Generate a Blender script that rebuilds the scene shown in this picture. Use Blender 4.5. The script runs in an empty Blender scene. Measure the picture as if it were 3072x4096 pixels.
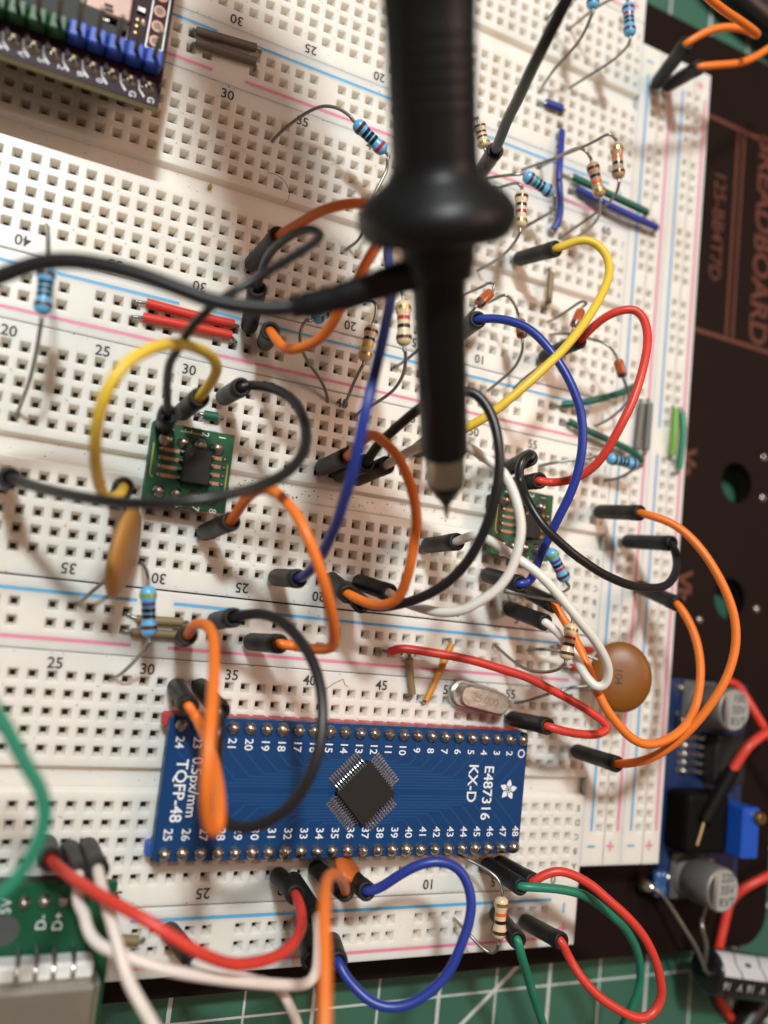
import bpy, bmesh, math, random
from mathutils import Vector, Matrix
random.seed(7)
S = 0.001          # everything below is written in millimetres
P = 2.54           # breadboard pitch
scene = bpy.context.scene
COL = scene.collection
V = Vector

# ------------------------------------------------------------------ camera
cam = bpy.data.cameras.new('camera'); co = bpy.data.objects.new('camera', cam); COL.objects.link(co)
RR = [[0.899715, 0.107574, 0.423014], [0.147039, -0.987205, -0.06169], [0.410966, 0.117703, -0.904021]]; CC = [-22.5, 13.823, 127.065]
co.matrix_world = Matrix(((RR[0][0], -RR[1][0], -RR[2][0], CC[0]*S), (RR[0][1], -RR[1][1], -RR[2][1], CC[1]*S), (RR[0][2], -RR[1][2], -RR[2][2], CC[2]*S), (0, 0, 0, 1)))
cam.sensor_fit = 'VERTICAL'; cam.sensor_height = 24.0; cam.sensor_width = 18.0; cam.lens = 24.0*0.818758
cam.clip_start = 0.005; cam.clip_end = 5.0
cam.dof.use_dof = True; cam.dof.focus_distance = 0.133; cam.dof.aperture_fstop = 6.2
scene.camera = co

# ------------------------------------------------------------------ light
w = bpy.data.worlds.new('World'); scene.world = w; w.use_nodes = True
bg = w.node_tree.nodes['Background']; bg.inputs[0].default_value = (1.0, 0.68, 0.52, 1); bg.inputs[1].default_value = 0.17
def lamp(name, loc, aim, size, power, color, sizey=None):
    l = bpy.data.lights.new(name, 'AREA'); l.energy = power; l.color = color; l.size = size*S
    if sizey: l.shape = 'RECTANGLE'; l.size_y = sizey*S
    o = bpy.data.objects.new(name, l); COL.objects.link(o); o.location = V(loc)*S
    o.rotation_euler = (V(aim)-V(loc)).to_track_quat('-Z', 'Y').to_euler()
    return o
lamp('desk_lamp', (-112, 290, 480), (40, 40, 0), 46, 3.0, (0.93, 1.0, 0.985))
lamp('glare_lamp', (-62, 305, 390), (0, 80, 0), 16, 0.10, (0.96, 0.98, 1.0))  # small lamp added only for the glare on the upper-left plastic
lamp('ceiling_lamp', (420, 180, 620), (40, 40, 0), 260, 1.75, (1.0, 0.66, 0.49))
vs = scene.view_settings; vs.view_transform = 'Standard'; vs.look = 'None'; vs.exposure = 0.0; vs.gamma = 1.0

# ------------------------------------------------------------------ materials
MATS = {}
def mat(name, col, rough=0.5, metal=0.0, var=0.12, scale=900.0, spec=0.5, bump=0.0, bscale=3000.0, coat=0.0, trans=0.0, sss=0.0):
    if name in MATS: return MATS[name]
    m = bpy.data.materials.new(name); m.use_nodes = True; nt = m.node_tree; b = nt.nodes['Principled BSDF']
    b.inputs['Roughness'].default_value = rough; b.inputs['Metallic'].default_value = metal
    b.inputs['Specular IOR Level'].default_value = spec; b.inputs['Coat Weight'].default_value = coat; b.inputs['Coat Roughness'].default_value = 0.12
    b.inputs['Transmission Weight'].default_value = trans
    if sss:
        b.inputs['Subsurface Weight'].default_value = sss; b.inputs['Subsurface Radius'].default_value = (1, .85, .7); b.inputs['Subsurface Scale'].default_value = 0.0022
    tc = nt.nodes.new('ShaderNodeTexCoord'); n = nt.nodes.new('ShaderNodeTexNoise'); n.inputs['Scale'].default_value = scale; n.inputs['Detail'].default_value = 4
    nt.links.new(tc.outputs['Object'], n.inputs['Vector'])
    mx = nt.nodes.new('ShaderNodeMix'); mx.data_type = 'RGBA'
    mx.inputs[6].default_value = tuple(c*(1-var) for c in col)+(1,); mx.inputs[7].default_value = tuple(min(1, c*(1+var*.6)) for c in col)+(1,)
    nt.links.new(n.outputs['Fac'], mx.inputs[0]); nt.links.new(mx.outputs[2], b.inputs['Base Color'])
    if bump:
        n2 = nt.nodes.new('ShaderNodeTexNoise'); n2.inputs['Scale'].default_value = bscale; n2.inputs['Detail'].default_value = 3
        nt.links.new(tc.outputs['Object'], n2.inputs['Vector'])
        bp = nt.nodes.new('ShaderNodeBump'); bp.inputs['Strength'].default_value = bump; bp.inputs['Distance'].default_value = 0.0002
        nt.links.new(n2.outputs['Fac'], bp.inputs['Height']); nt.links.new(bp.outputs['Normal'], b.inputs['Normal'])
    MATS[name] = m; return m
def plastic():
    m = mat('board_white_plastic', (0.83, 0.80, 0.745), 0.25, var=0.09, scale=30.0, bump=0.04, bscale=500.0, sss=1.0)
    nt = m.node_tree; b = nt.nodes['Principled BSDF']; mx = [n for n in nt.nodes if n.type == 'MIX'][0]
    tc = [n for n in nt.nodes if n.type == 'TEX_COORD'][0]
    n = nt.nodes.new('ShaderNodeTexNoise'); n.inputs['Scale'].default_value = 1800; n.inputs['Detail'].default_value = 5
    n3 = nt.nodes.new('ShaderNodeTexNoise'); n3.inputs['Scale'].default_value = 70; n3.inputs['Detail'].default_value = 3
    nt.links.new(tc.outputs['Object'], n.inputs['Vector']); nt.links.new(tc.outputs['Object'], n3.inputs['Vector'])
    mr = nt.nodes.new('ShaderNodeMapRange'); mr.inputs['From Min'].default_value = 0.66; mr.inputs['From Max'].default_value = 0.76
    nt.links.new(n.outputs['Fac'], mr.inputs['Value'])
    m3 = nt.nodes.new('ShaderNodeMapRange'); m3.inputs['From Min'].default_value = 0.5; m3.inputs['From Max'].default_value = 0.7; m3.inputs['To Max'].default_value = 0.75
    nt.links.new(n3.outputs['Fac'], m3.inputs['Value'])
    mu = nt.nodes.new('ShaderNodeMath'); mu.operation = 'MULTIPLY'; nt.links.new(mr.outputs[0], mu.inputs[0]); nt.links.new(m3.outputs[0], mu.inputs[1])
    m2 = nt.nodes.new('ShaderNodeMix'); m2.data_type = 'RGBA'; m2.inputs[7].default_value = (0.16, 0.12, 0.07, 1)
    mp = nt.nodes.new('ShaderNodeMapping'); mp.inputs['Scale'].default_value = (1.0, 0.28, 1.0); nt.links.new(tc.outputs['Object'], mp.inputs['Vector'])
    n4 = nt.nodes.new('ShaderNodeTexNoise'); n4.inputs['Scale'].default_value = 130; n4.inputs['Detail'].default_value = 4; nt.links.new(mp.outputs[0], n4.inputs['Vector'])
    m4 = nt.nodes.new('ShaderNodeMapRange'); m4.inputs['From Min'].default_value = 0.52; m4.inputs['From Max'].default_value = 0.78; m4.inputs['To Max'].default_value = 0.28
    nt.links.new(n4.outputs['Fac'], m4.inputs['Value'])
    ms = nt.nodes.new('ShaderNodeMix'); ms.data_type = 'RGBA'; ms.inputs[7].default_value = (0.58, 0.45, 0.30, 1)   # yellowed, handled patches
    nt.links.new(m4.outputs[0], ms.inputs[0]); nt.links.new(mx.outputs[2], ms.inputs[6])
    nt.links.new(mu.outputs[0], m2.inputs[0]); nt.links.new(ms.outputs[2], m2.inputs[6]); nt.links.new(m2.outputs[2], b.inputs['Base Color'])
    return m
WHITE = plastic()
HOLE = mat('contact_dark', (0.085, 0.068, 0.05), 0.7, 0.1)
SHAFT = mat('shaded_shaft_plastic', (0.42, 0.35, 0.27), 0.6)  # white board plastic darkened, the shade inside the holes put into its colour
INK = mat('ink_black', (0.035, 0.033, 0.035), 0.6, var=0.3, scale=4000)
BLUE_INK = mat('ink_blue', (0.10, 0.42, 0.74), 0.5, var=0.15, scale=2500)
PINK_INK = mat('ink_red', (0.80, 0.24, 0.38), 0.5, var=0.15, scale=2500)
SILK = mat('silkscreen_white', (0.80, 0.83, 0.86), 0.5)
LEAD = mat('tinned_lead', (0.34, 0.33, 0.30), 0.36, 0.85, var=0.2, scale=1500)
STEEL = mat('bright_steel', (0.62, 0.60, 0.57), 0.24, 1.0, var=0.1, scale=1500, bump=0.15)
SOLDER = mat('solder', (0.50, 0.47, 0.43), 0.34, 1.0, var=0.35, scale=1300, bump=0.35, bscale=1500)
GOLD = mat('gold_pad', (0.60, 0.42, 0.20), 0.35, 1.0)
mat('gold_pad_dull', (0.30, 0.22, 0.12), 0.5, 0.8)
COPPER = mat('copper_pad', (0.42, 0.22, 0.15), 0.55, 0.8)
SLEEVE = mat('black_sleeve', (0.013, 0.0125, 0.0125), 0.5, spec=0.3, var=0.25, scale=700, bump=0.12, bscale=1200)
PROBE = mat('probe_black', (0.0075, 0.0075, 0.0085), 0.42, spec=0.3, var=0.15, bump=0.05)
PROBE2 = mat('probe_barrel_black', (0.005, 0.0055, 0.0055), 0.28, spec=0.3)
CHIP = mat('chip_black', (0.013, 0.0125, 0.0125), 0.55, spec=.35, bump=0.2, bscale=6000)
WIRE = {k: mat('insulation_'+k, c, r, var=0.13, scale=260, bump=0.06, bscale=700) for k, c, r in [
    ('orange', (0.86, 0.20, 0.022), 0.42), ('black', (0.012, 0.012, 0.013), 0.36), ('white', (0.80, 0.77, 0.70), 0.42), ('blue', (0.022, 0.045, 0.30), 0.36),
    ('pink_lit_white', (0.80, 0.70, 0.635), 0.45), ('yellow', (0.80, 0.55, 0.05), 0.42), ('red', (0.68, 0.050, 0.032), 0.40), ('green', (0.018, 0.22, 0.13), 0.42), ('lime', (0.16, 0.40, 0.06), 0.5),  # first entry: white insulation with the pink tint of the light in its colour
    ('grey', (0.15, 0.135, 0.12), 0.5), ('brown', (0.24, 0.17, 0.085), 0.5), ('darkgreen', (0.012, 0.12, 0.075), 0.45), ('amber', (0.62, 0.26, 0.03), 0.42)]}
RBLUE = mat('resistor_blue', (0.13, 0.45, 0.78), 0.28, coat=0.4, var=0.06)
RTAN = mat('resistor_tan', (0.74, 0.58, 0.36), 0.30, coat=0.4, var=0.06)
RBROWN = mat('resistor_brown_tan', (0.46, 0.29, 0.17), 0.30, coat=0.4, var=0.06)
BAND = {k: mat('band_'+k, c, 0.32, 0.9 if k == 'gold' else 0.0, coat=0.3) for k, c in [('brown', (0.09, 0.022, 0.014)), ('black', (0.008, 0.008, 0.01)), ('red', (0.48, 0.02, 0.035)), ('orange', (0.82, 0.13, 0.02)),
    ('yellow', (0.78, 0.58, 0.02)), ('green', (0.03, 0.20, 0.06)), ('lime', (0.22, 0.36, 0.05)), ('violet', (0.10, 0.05, 0.30)), ('gold', (0.72, 0.47, 0.16))]}

# ------------------------------------------------------------------ mesh helpers
ORG = {}
class M:
    def __init__(s): s.v = []; s.f = []; s.sm = []; s.mi = []
    def add(s, vs, fs, smooth=False, mi=0):
        o = len(s.v); s.v += [tuple(x) for x in vs]
        for f in fs: s.f.append([i+o for i in f]); s.sm.append(smooth); s.mi.append(mi)
        return s
    def quad(s, *p, mi=0): return s.add(p, [list(range(len(p)))], False, mi)
    def box(s, c, d, rz=0.0, ch=0.0, rot=None, seg=1, mi=0):
        bm = bmesh.new(); bmesh.ops.create_cube(bm, size=1)
        bmesh.ops.scale(bm, vec=d, verts=bm.verts)
        if ch: bmesh.ops.bevel(bm, geom=bm.edges[:], offset=ch, segments=seg, affect='EDGES', profile=0.5)
        r = rot or Matrix.Rotation(rz, 3, 'Z')
        bm.verts.index_update()
        s.add([r @ v.co + V(c) for v in bm.verts], [[v.index for v in f.verts] for f in bm.faces], False, mi); bm.free(); return s
    def sweep(s, pts, rad, n=10, caps=True, flat=1.0, up=None):
        pts = [V(p) for p in pts]; k = len(pts)
        rad = rad if isinstance(rad, (list, tuple)) else [rad]*k
        t = [(pts[min(i+1, k-1)]-pts[max(i-1, 0)]).normalized() for i in range(k)]
        a = V(up) if up else (V((0, 0, 1)) if abs(t[0].z) < .9 else V((1, 0, 0)))
        vs = []; u = (a-t[0]*a.dot(t[0])).normalized()
        for i in range(k):
            u = (u-t[i]*u.dot(t[i])).normalized(); b = t[i].cross(u)
            for j in range(n):
                g = 2*math.pi*j/n; vs.append(pts[i]+(u*math.cos(g)*flat+b*math.sin(g))*rad[i])
        s.add(vs, [[i*n+j, i*n+(j+1) % n, (i+1)*n+(j+1) % n, (i+1)*n+j] for i in range(k-1) for j in range(n)], True)
        if caps:
            s.add(vs[:n], [list(range(n))[::-1]]); s.add(vs[-n:], [list(range(n))])
        return s
    def lathe(s, p0, p1, prof, n=20, caps=True):
        p0 = V(p0); p1 = V(p1); d = (p1-p0).normalized(); L = (p1-p0).length
        a = V((0, 0, 1)) if abs(d.z) < .9 else V((1, 0, 0)); u = (a-d*a.dot(d)).normalized(); b = d.cross(u); vs = []
        for t, r in prof:
            for j in range(n):
                g = 2*math.pi*j/n; vs.append(p0+d*(t*L)+(u*math.cos(g)+b*math.sin(g))*r)
        s.add(vs, [[i*n+j, i*n+(j+1) % n, (i+1)*n+(j+1) % n, (i+1)*n+j] for i in range(len(prof)-1) for j in range(n)], True)
        if caps: s.add(vs[:n], [list(range(n))[::-1]]); s.add(vs[-n:], [list(range(n))])
        return s
    def prism(s, poly, z0, z1, mi=0):
        n = len(poly)
        vs = [(x, y, z0) for x, y in poly]+[(x, y, z1) for x, y in poly]
        return s.add(vs, [list(range(n))[::-1], list(range(n, 2*n))]+[[i, (i+1) % n, n+(i+1) % n, n+i] for i in range(n)], False, mi)
    def mesh(s, name, mats, org=(0, 0, 0)):
        me = bpy.data.meshes.new(name); o = V(org)
        me.from_pydata([tuple((V(v)-o)*S) for v in s.v], [], s.f)
        me.polygons.foreach_set('use_smooth', s.sm); me.polygons.foreach_set('material_index', s.mi)
        for m in (mats if isinstance(mats, (list, tuple)) else [mats]): me.materials.append(m)
        me.update(); return me
    def build(s, name, mats, parent=None, org=None):
        o0 = ORG[parent.name] if parent else (org or (0, 0, 0))
        o = bpy.data.objects.new(name, s.mesh(name, mats, o0)); COL.objects.link(o)
        if parent: o.parent = parent
        else: o.location = V(o0)*S
        ORG[o.name] = o0
        return o
def put(name, me, loc, parent, rz=0.0):
    o = bpy.data.objects.new(name, me); COL.objects.link(o); o.parent = parent
    o.location = (V(loc)-V(ORG[parent.name]))*S; o.rotation_euler = (0, 0, rz); ORG[o.name] = loc; return o
def tag(o, label, cat, group=None):
    o['label'] = label; o['category'] = cat
    if group: o['group'] = group
    return o
def thing(name, label, cat, loc, group=None):
    o = bpy.data.objects.new(name, None); COL.objects.link(o); o.location = V(loc)*S; o.empty_display_size = 0.002
    ORG[o.name] = tuple(loc); return tag(o, label, cat, group)
def smooth(pts, sub=6, it=3):
    p = [V(x) for x in pts]
    if len(p) == 2: return p
    q = [p[0]*2-p[1]]+p+[p[-1]*2-p[-2]]; out = []
    for i in range(1, len(q)-2):
        a, b, c, d = q[i-1], q[i], q[i+1], q[i+2]
        for k in range(sub):
            t = k/sub
            out.append(0.5*((2*b)+(c-a)*t+(2*a-5*b+4*c-d)*t*t+(3*b-a-3*c+d)*t**3))
    out.append(p[-1])
    for _ in range(it):
        out = [out[0]]+[(out[i-1]+out[i]*2+out[i+1])/4 for i in range(1, len(out)-1)]+[out[-1]]
    return out
TXT = {}
def text(name, s, loc, size, m, parent, rz=0.0, thick=0.0, bold=0.0):
    key = (s, size, m.name, thick, bold)
    if key not in TXT:
        c = bpy.data.curves.new('t', 'FONT'); c.body = s; c.size = size*S; c.align_x = 'CENTER'; c.align_y = 'CENTER'; c.extrude = thick*S; c.offset = bold*S; c.resolution_u = 3
        o = bpy.data.objects.new('t', c); COL.objects.link(o); bpy.context.view_layer.update()
        me = bpy.data.meshes.new_from_object(o.evaluated_get(bpy.context.evaluated_depsgraph_get())); me.name = 'print'
        bpy.data.objects.remove(o); me.materials.clear(); me.materials.append(m); TXT[key] = me
    return put(name, TXT[key], loc, parent, rz)
def rect(x0, y0, x1, y1, z): return M().quad((x0, y0, z), (x1, y0, z), (x1, y1, z), (x0, y1, z))

# ------------------------------------------------------------------ cutting mat and base plate
MATZ = -17.0
mm = M().box((70, 40, MATZ-1.5), (620, 620, 3)).build('cutting_mat', mat('mat_green', (0.036, 0.130, 0.084), 0.55, var=0.12, scale=40, bump=0.25, bscale=2500), org=(70, 40, MATZ))
mm['kind'] = 'structure'
LINE = mat('mat_line', (0.58, 0.63, 0.60), 0.6, var=0.2, scale=800)
for k in range(-14, 8):
    x = 90.5+12.7*k; wd = 0.75 if k % 2 == 0 else 0.4
    rect(x-wd/2, -190, x+wd/2, 240, MATZ+0.03).build('grid_line', LINE, mm)
for k in range(-7, 20):
    y = -56.6+12.7*k; wd = 0.75 if k % 2 else 0.4
    rect(-120, y-wd/2, 200, y+wd/2, MATZ+0.06).build('grid_line', LINE, mm)
d = M(); a = V((81.26,-53.34,-17)); b = V((70.61,-62.02,-17)); u = (b-a).normalized(); nrm = V((-u.y, u.x, 0))*0.4
a = a-u*40; b = b+u*60
d.quad(*[(p.x, p.y, MATZ+0.09) for p in (a+nrm, a-nrm, b-nrm, b+nrm)][::-1]).build('grid_line', LINE, mm)

PZ = -10.0
BLACKP = mat('plate_black', (0.0105, 0.0048, 0.004), 0.55, spec=0.12, var=0.3, scale=120, bump=0.2, bscale=1500)
RUST = mat('engraved_rust', (0.115, 0.028, 0.015), 0.6, var=0.35, scale=600)
plate = thing('base_plate', 'matte black base plate with engraved lettering and round post holes', 'base plate', (40, 52, PZ-2))
def rounded(x0, y0, x1, y1, r, n=6):
    out = []
    for cx, cy, a0 in ((x1-r, y1-r, 0), (x0+r, y1-r, 90), (x0+r, y0+r, 180), (x1-r, y0+r, 270)):
        for i in range(n+1):
            g = math.radians(a0+90*i/n); out.append((cx+r*math.cos(g), cy+r*math.sin(g)))
    return out
bm = bmesh.new()
outer = rounded(-95, -49.2, 142.5, 154.2, 7)
holes = [(126.0, 51.2, 4.6), (126.0, 25.0, 4.6), (126.0, 76.0, 4.6)]
ed = []
def loop(pts):
    vs = [bm.verts.new((x*S-0.040, y*S-0.052, 0.002)) for x, y in pts]
    for i in range(len(vs)): ed.append(bm.edges.new((vs[i], vs[(i+1) % len(vs)])))
loop(outer)
for hx, hy, hr in holes[:2]: loop([(hx+hr*math.cos(2*math.pi*i/24), hy+hr*math.sin(2*math.pi*i/24)) for i in range(24)])
bmesh.ops.triangle_fill(bm, use_beauty=True, use_dissolve=False, edges=ed)
r = bmesh.ops.extrude_face_region(bm, geom=bm.faces[:]); bmesh.ops.translate(bm, vec=(0, 0, -0.002), verts=[v for v in r['geom'] if isinstance(v, bmesh.types.BMVert)])
bmesh.ops.recalc_face_normals(bm, faces=bm.faces[:])
me = bpy.data.meshes.new('panel'); bm.to_mesh(me); bm.free(); me.materials.append(BLACKP)
o = bpy.data.objects.new('panel', me); COL.objects.link(o); o.parent = plate; ORG[o.name] = ORG[plate.name]
for fx, fy in ((134, -41), (134, 146), (-85, -41), (-85, 146), (60, -40), (132, 60)): M().lathe((fx, fy, MATZ+0.02), (fx, fy, PZ-2.02), [(0, 4), (1, 5)]).build('rubber_foot', SLEEVE, plate)
text('lettering', '125-BB4T7D', (115.2, 109.3, PZ+0.03), 5.0, RUST, plate, -math.pi/2, bold=0.02)
text('lettering', 'BREADBOARD', (129.6, 110.2, PZ+0.03), 8.0, RUST, plate, -math.pi/2, bold=0.15)
text('lettering', 'Va', (110.8, 53.2, PZ+0.03), 6.2, RUST, plate, -math.pi/2, bold=0.25)
text('lettering', 'Vb', (112.0, 26.2, PZ+0.03), 6.2, RUST, plate, -math.pi/2, bold=0.25)
fr = M()
for (x0, y0, x1, y1) in ((101, 134.1, 160, 135.1), (101, 83.0, 160, 84.0), (119.6, 84.2, 120.4, 133.9), (121.6, 84.2, 122.3, 133.9)):
    rect(x0, y0, min(x1, 142), y1, PZ+0.03).build('engraved_line', RUST, plate)
for hx, hy in ((134.5, 49), (134.5, 23.5), (117.5, 19.5), (134.2, 58.5)):
    M().lathe((hx, hy, PZ), (hx, hy, PZ+0.35), [(0, 0.9), (.7, .8), (1, .4)], 10).build('rivet', STEEL, plate)

# ------------------------------------------------------------------ breadboards
CELL = {}
def perforated(us, rows, u0, u1, v0, v1, grooves=(), swap=False):
    """one moulded strip: us = hole columns along its length per row, rows = hole rows across"""
    m = M()
    def W(u, v, z): return (v, u, z) if swap else (u, v, z)
    def q(a, b, c, d, mi=0):
        m.quad(*((d, c, b, a) if swap else (a, b, c, d)), mi=mi)
    def flat(a0, b0, a1, b1, z=0.0):
        if a1-a0 > 1e-6 and b1-b0 > 1e-6: q(W(a0, b0, z), W(a1, b0, z), W(a1, b1, z), W(a0, b1, z))
    h = P/2; c = 0.14
    bands = []
    for v, cols in rows:
        bands.append((v-h, v+h, 'r', v, cols))
    for g0, g1 in grooves: bands.append((g0, g1, 'g', None, None))
    bands.sort(); y = v0+c
    for b0, b1, kind, v, cols in bands:
        flat(u0+c, y, u1-c, b0)
        if kind == 'g':
            gz = -1.3; e = 0.5
            q(W(u0+c, b0, 0), W(u1-c, b0, 0), W(u1-c, b0+e, gz), W(u0+c, b0+e, gz))
            flat(u0+c, b0+e, u1-c, b1-e, gz)
            q(W(u0+c, b1-e, gz), W(u1-c, b1-e, gz), W(u1-c, b1, 0), W(u0+c, b1, 0))
        else:
            x = u0+c
            for u in cols:
                flat(x, v-h, u-h, v+h); x = u+h
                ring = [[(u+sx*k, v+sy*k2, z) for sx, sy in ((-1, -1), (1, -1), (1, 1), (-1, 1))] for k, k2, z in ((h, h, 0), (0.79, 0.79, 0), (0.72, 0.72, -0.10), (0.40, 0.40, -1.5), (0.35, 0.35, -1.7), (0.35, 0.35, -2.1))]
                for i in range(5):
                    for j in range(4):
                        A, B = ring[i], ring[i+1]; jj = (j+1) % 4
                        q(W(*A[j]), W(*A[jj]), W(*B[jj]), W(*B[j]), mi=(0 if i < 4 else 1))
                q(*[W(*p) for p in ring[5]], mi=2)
            flat(x, v-h, u1-c, v+h)
        y = b1
    flat(u0+c, y, u1-c, v1-c)
    o = [(u0+c, v0+c), (u1-c, v0+c), (u1-c, v1-c), (u0+c, v1-c)]; p = [(u0, v0), (u1, v0), (u1, v1), (u0, v1)]
    for j in range(4):
        k = (j+1) % 4
        q(W(*p[j], -c), W(*p[k], -c), W(*o[k], 0), W(*o[j], 0)); q(W(*p[j], -8.4), W(*p[k], -8.4), W(*p[k], -c), W(*p[j], -c))
    return m
def col(n): return (n-30)*P
JY = [0.0, 45.34, 90.64, 135.5]
where = ['bottom', 'third', 'second', 'topmost']
FULL = [col(n) for n in range(-1, 62)]
def terminal(k, label):
    jy = JY[k]; t = thing('breadboard', label, 'breadboard', (0, jy-14.2, -8.4), 'white breadboards side by side')
    rows = [(jy-P*r, FULL) for r in (0, 1, 2, 3, 4, 7, 8, 9, 10, 11)]
    g = jy-5.5*P
    perforated(None, rows, -82.0, 82.0, jy-31.76, jy+3.44, grooves=[(g-1.75, g+1.75)]).build('body', [WHITE, SHAFT, HOLE], t)
    for n in range(15, 61, 5): text('number', str(n), (col(n)+0.15, jy+1.75, 0.012), 2.2, INK, t, bold=.025)
    for n in range(0, 46, 5): text('number', str(n), (col(60-n), jy-11*P-2.2, 0.012), 2.2, INK, t, math.pi, bold=.025)
    for r, ch in zip((0, 1, 2, 3, 4, 7, 8, 9, 10, 11), 'JIHGFEDCBA'): text('letter', ch, (80.6, jy-r*P, 0.012), 1.55, INK, t, math.pi)
    M().box((0, jy-14.2, -9.2), (160, 33, 1.55)).build('foam_backing', mat('foam_tape', (0.5, 0.48, 0.42), 0.9), t)
terminal(0, 'lowest white breadboard, carrying the long blue circuit board')
terminal(1, 'white breadboard holding the two small green adapter boards')
terminal(2, 'white breadboard behind the probe flange, below the purple board')
terminal(3, 'topmost white breadboard, cut off by the top edge')
BUSU = [30+s*(1.5+6*g+i) for s in (1, -1) for g in range(5) for i in range(5)]
def bus(yt, label):
    t = thing('power_strip', label, 'power strip', (0, yt-4.9, -8.4), 'white power strips between the breadboards')
    us = sorted(col(n) for n in BUSU); b, r = yt-3.55, yt-6.15
    perforated(None, [(b, us), (r, us)], -82.0, 82.0, yt-9.82, yt).build('body', [WHITE, SHAFT, HOLE], t)
    for x0, x1 in ((-76.1, -2.7), (2.7, 76.1)):
        rect(x0, yt-1.95, x1, yt-1.5, 0.012).build('blue_line', BLUE_INK, t); rect(x0, yt-8.5, x1, yt-8.05, 0.012).build('red_line', PINK_INK, t)
    rect(78.9, yt-4.1, 79.25, yt-2.4, 0.012).build('minus_sign', BLUE_INK, t)
    m = rect(78.2, yt-6.95, 80.2, yt-6.6, 0.012); m.quad((79.02, yt-7.8, 0.014), (79.37, yt-7.8, 0.014), (79.37, yt-5.8, 0.014), (79.02, yt-5.8, 0.014)); m.build('plus_sign', PINK_INK, t)
    M().box((0, yt-4.9, -9.2), (160, 8, 1.55)).build('foam_backing', MATS['foam_tape'], t)
bus(-31.98, 'white power strip along the bottom edge below the blue circuit board')
bus(13.36, 'white power strip carrying the crooked orange wire link')
bus(58.7, 'white power strip carrying the two red wire links')
bus(103.9, 'white power strip carrying two grey wire links')
bus(148.9, 'white power strip at the very top right corner of the boards')
def vbus(x0, label):
    t = thing('power_strip', label, 'power strip', (x0+4.7, 53.4, -8.4), 'upright power strips at the right')
    us = sorted(53.4+(n-30)*P for n in BUSU)
    perforated(None, [(x0+3.75, us), (x0+6.2, us)], -28.2, 134.9, x0, x0+9.3, swap=True).build('body', [WHITE, SHAFT, HOLE], t)
    for y0, y1 in ((-21.9, 50.7), (56.1, 128.7)):
        rect(x0+1.6, y0, x0+2.05, y1, 0.012).build('blue_line', BLUE_INK, t); rect(x0+7.75, y0, x0+8.25, y1, 0.012).build('red_line', PINK_INK, t)
    for y in (-24.7, 131.5):
        rect(x0+1.2, y-0.17, x0+2.9, y+0.17, 0.012).build('minus_sign', BLUE_INK, t)
        m = rect(x0+5.6, y-0.17, x0+7.4, y+0.17, 0.012); m.quad((x0+6.33, y-0.9, 0.014), (x0+6.67, y-0.9, 0.014), (x0+6.67, y+0.9, 0.014), (x0+6.33, y+0.9, 0.014)); m.build('plus_sign', PINK_INK, t)
    M().box((x0+4.6, 53.4, -9.2), (8, 160, 1.55)).build('foam_backing', MATS['foam_tape'], t)
vbus(82.12, 'upright white power strip next to the breadboard ends')
vbus(91.5, 'outer upright white power strip beside the black plate')

# ------------------------------------------------------------------ jumper wires with sleeved ends
def connector(base, top, parent, r=1.36):
    b, t = V(base), V(top); d = (t-b).normalized(); L = (t-b).length
    m = M().lathe(b+d*0.5, t, [(0, r*.55), (0.02, r*.85), (0.07, r), (0.5, r*1.01), (0.78, r), (0.80, r*1.05), (0.985, r*1.05), (1.0, r*.97), (1.0, r*.66), (0.93, r*.6)], 16)
    o = m.build('connector', SLEEVE, parent)
    M().sweep([b-V((0, 0, 3)), b, b+d*1.2], 0.32, 8).build('pin', STEEL, o)
    return o
def jumper(label, color, c0, c1, path, r=0.72):
    base = c0[0] if c0 else (c1[0] if c1 else path[0])
    t = thing('jumper_wire', label, 'jumper wire', base, 'jumper wires')
    pts = [V(p) for p in path]
    if c0:
        connector(c0[0], c0[1], t); a, b = V(c0[0]), V(c0[1]); d = (b-a).normalized(); pts = [b-d*2.2, b-d*0.3]+[p for p in pts if (p-b).length > 1.6]
    if c1:
        connector(c1[0], c1[1], t); a, b = V(c1[0]), V(c1[1]); d = (b-a).normalized(); pts = [p for p in pts if (p-b).length > 1.6]+[b-d*0.3, b-d*2.2]
    M().sweep(smooth(pts, 6, 4), r, 12).build('wire', WIRE[color], t)
    return t
J = jumper
J('yellow jumper looping over the left green adapter board', 'yellow', ((-0.24,40.19,0.2), (-0.09,40.4,12.5)), ((-7.59,25.75,0.2), (-8.41,26.43,12.5)),
  [(0.66,41.08,12.5),(0.49,42.74,18.41),(-1.39,43.73,22.29),(-5.54,43.02,27.01),(-9.16,41.12,30.29),(-12.51,37.85,32.35),(-14.11,34.16,31.97),(-14.27,30.45,28.86),(-13.38,27.45,24.08),(-11.88,25.12,18.81),(-10.53,24.14,17),(-9.09,25.12,15)])
J('black jumper rising from the left green adapter to a folded loop by the orange wire', 'black', ((-2.51,37.45,0.2), (-4.04,37.17,12.5)), ((8.41,55.51,0.2), (5.89,57.81,12.5)),
  [(-4.12,37.8,12.5),(-5.59,39.54,18.08),(-6.41,41.33,22.95),(-6.2,42.25,25.27),(-5.6,44.4,29.56),(-3.76,46.83,32.94),(-1.46,49.01,34.34),(1.66,51.94,34.22),(5.13,55.47,32.54),(8.24,59.07,30.13),(8.79,60.59,29.15),(7.86,61.46,27.63),(6.5,61.38,24.62),(5.58,60.87,20.74),(5.42,60.13,16.67),(5.97,59.36,12.5)], r=0.56)
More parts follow.
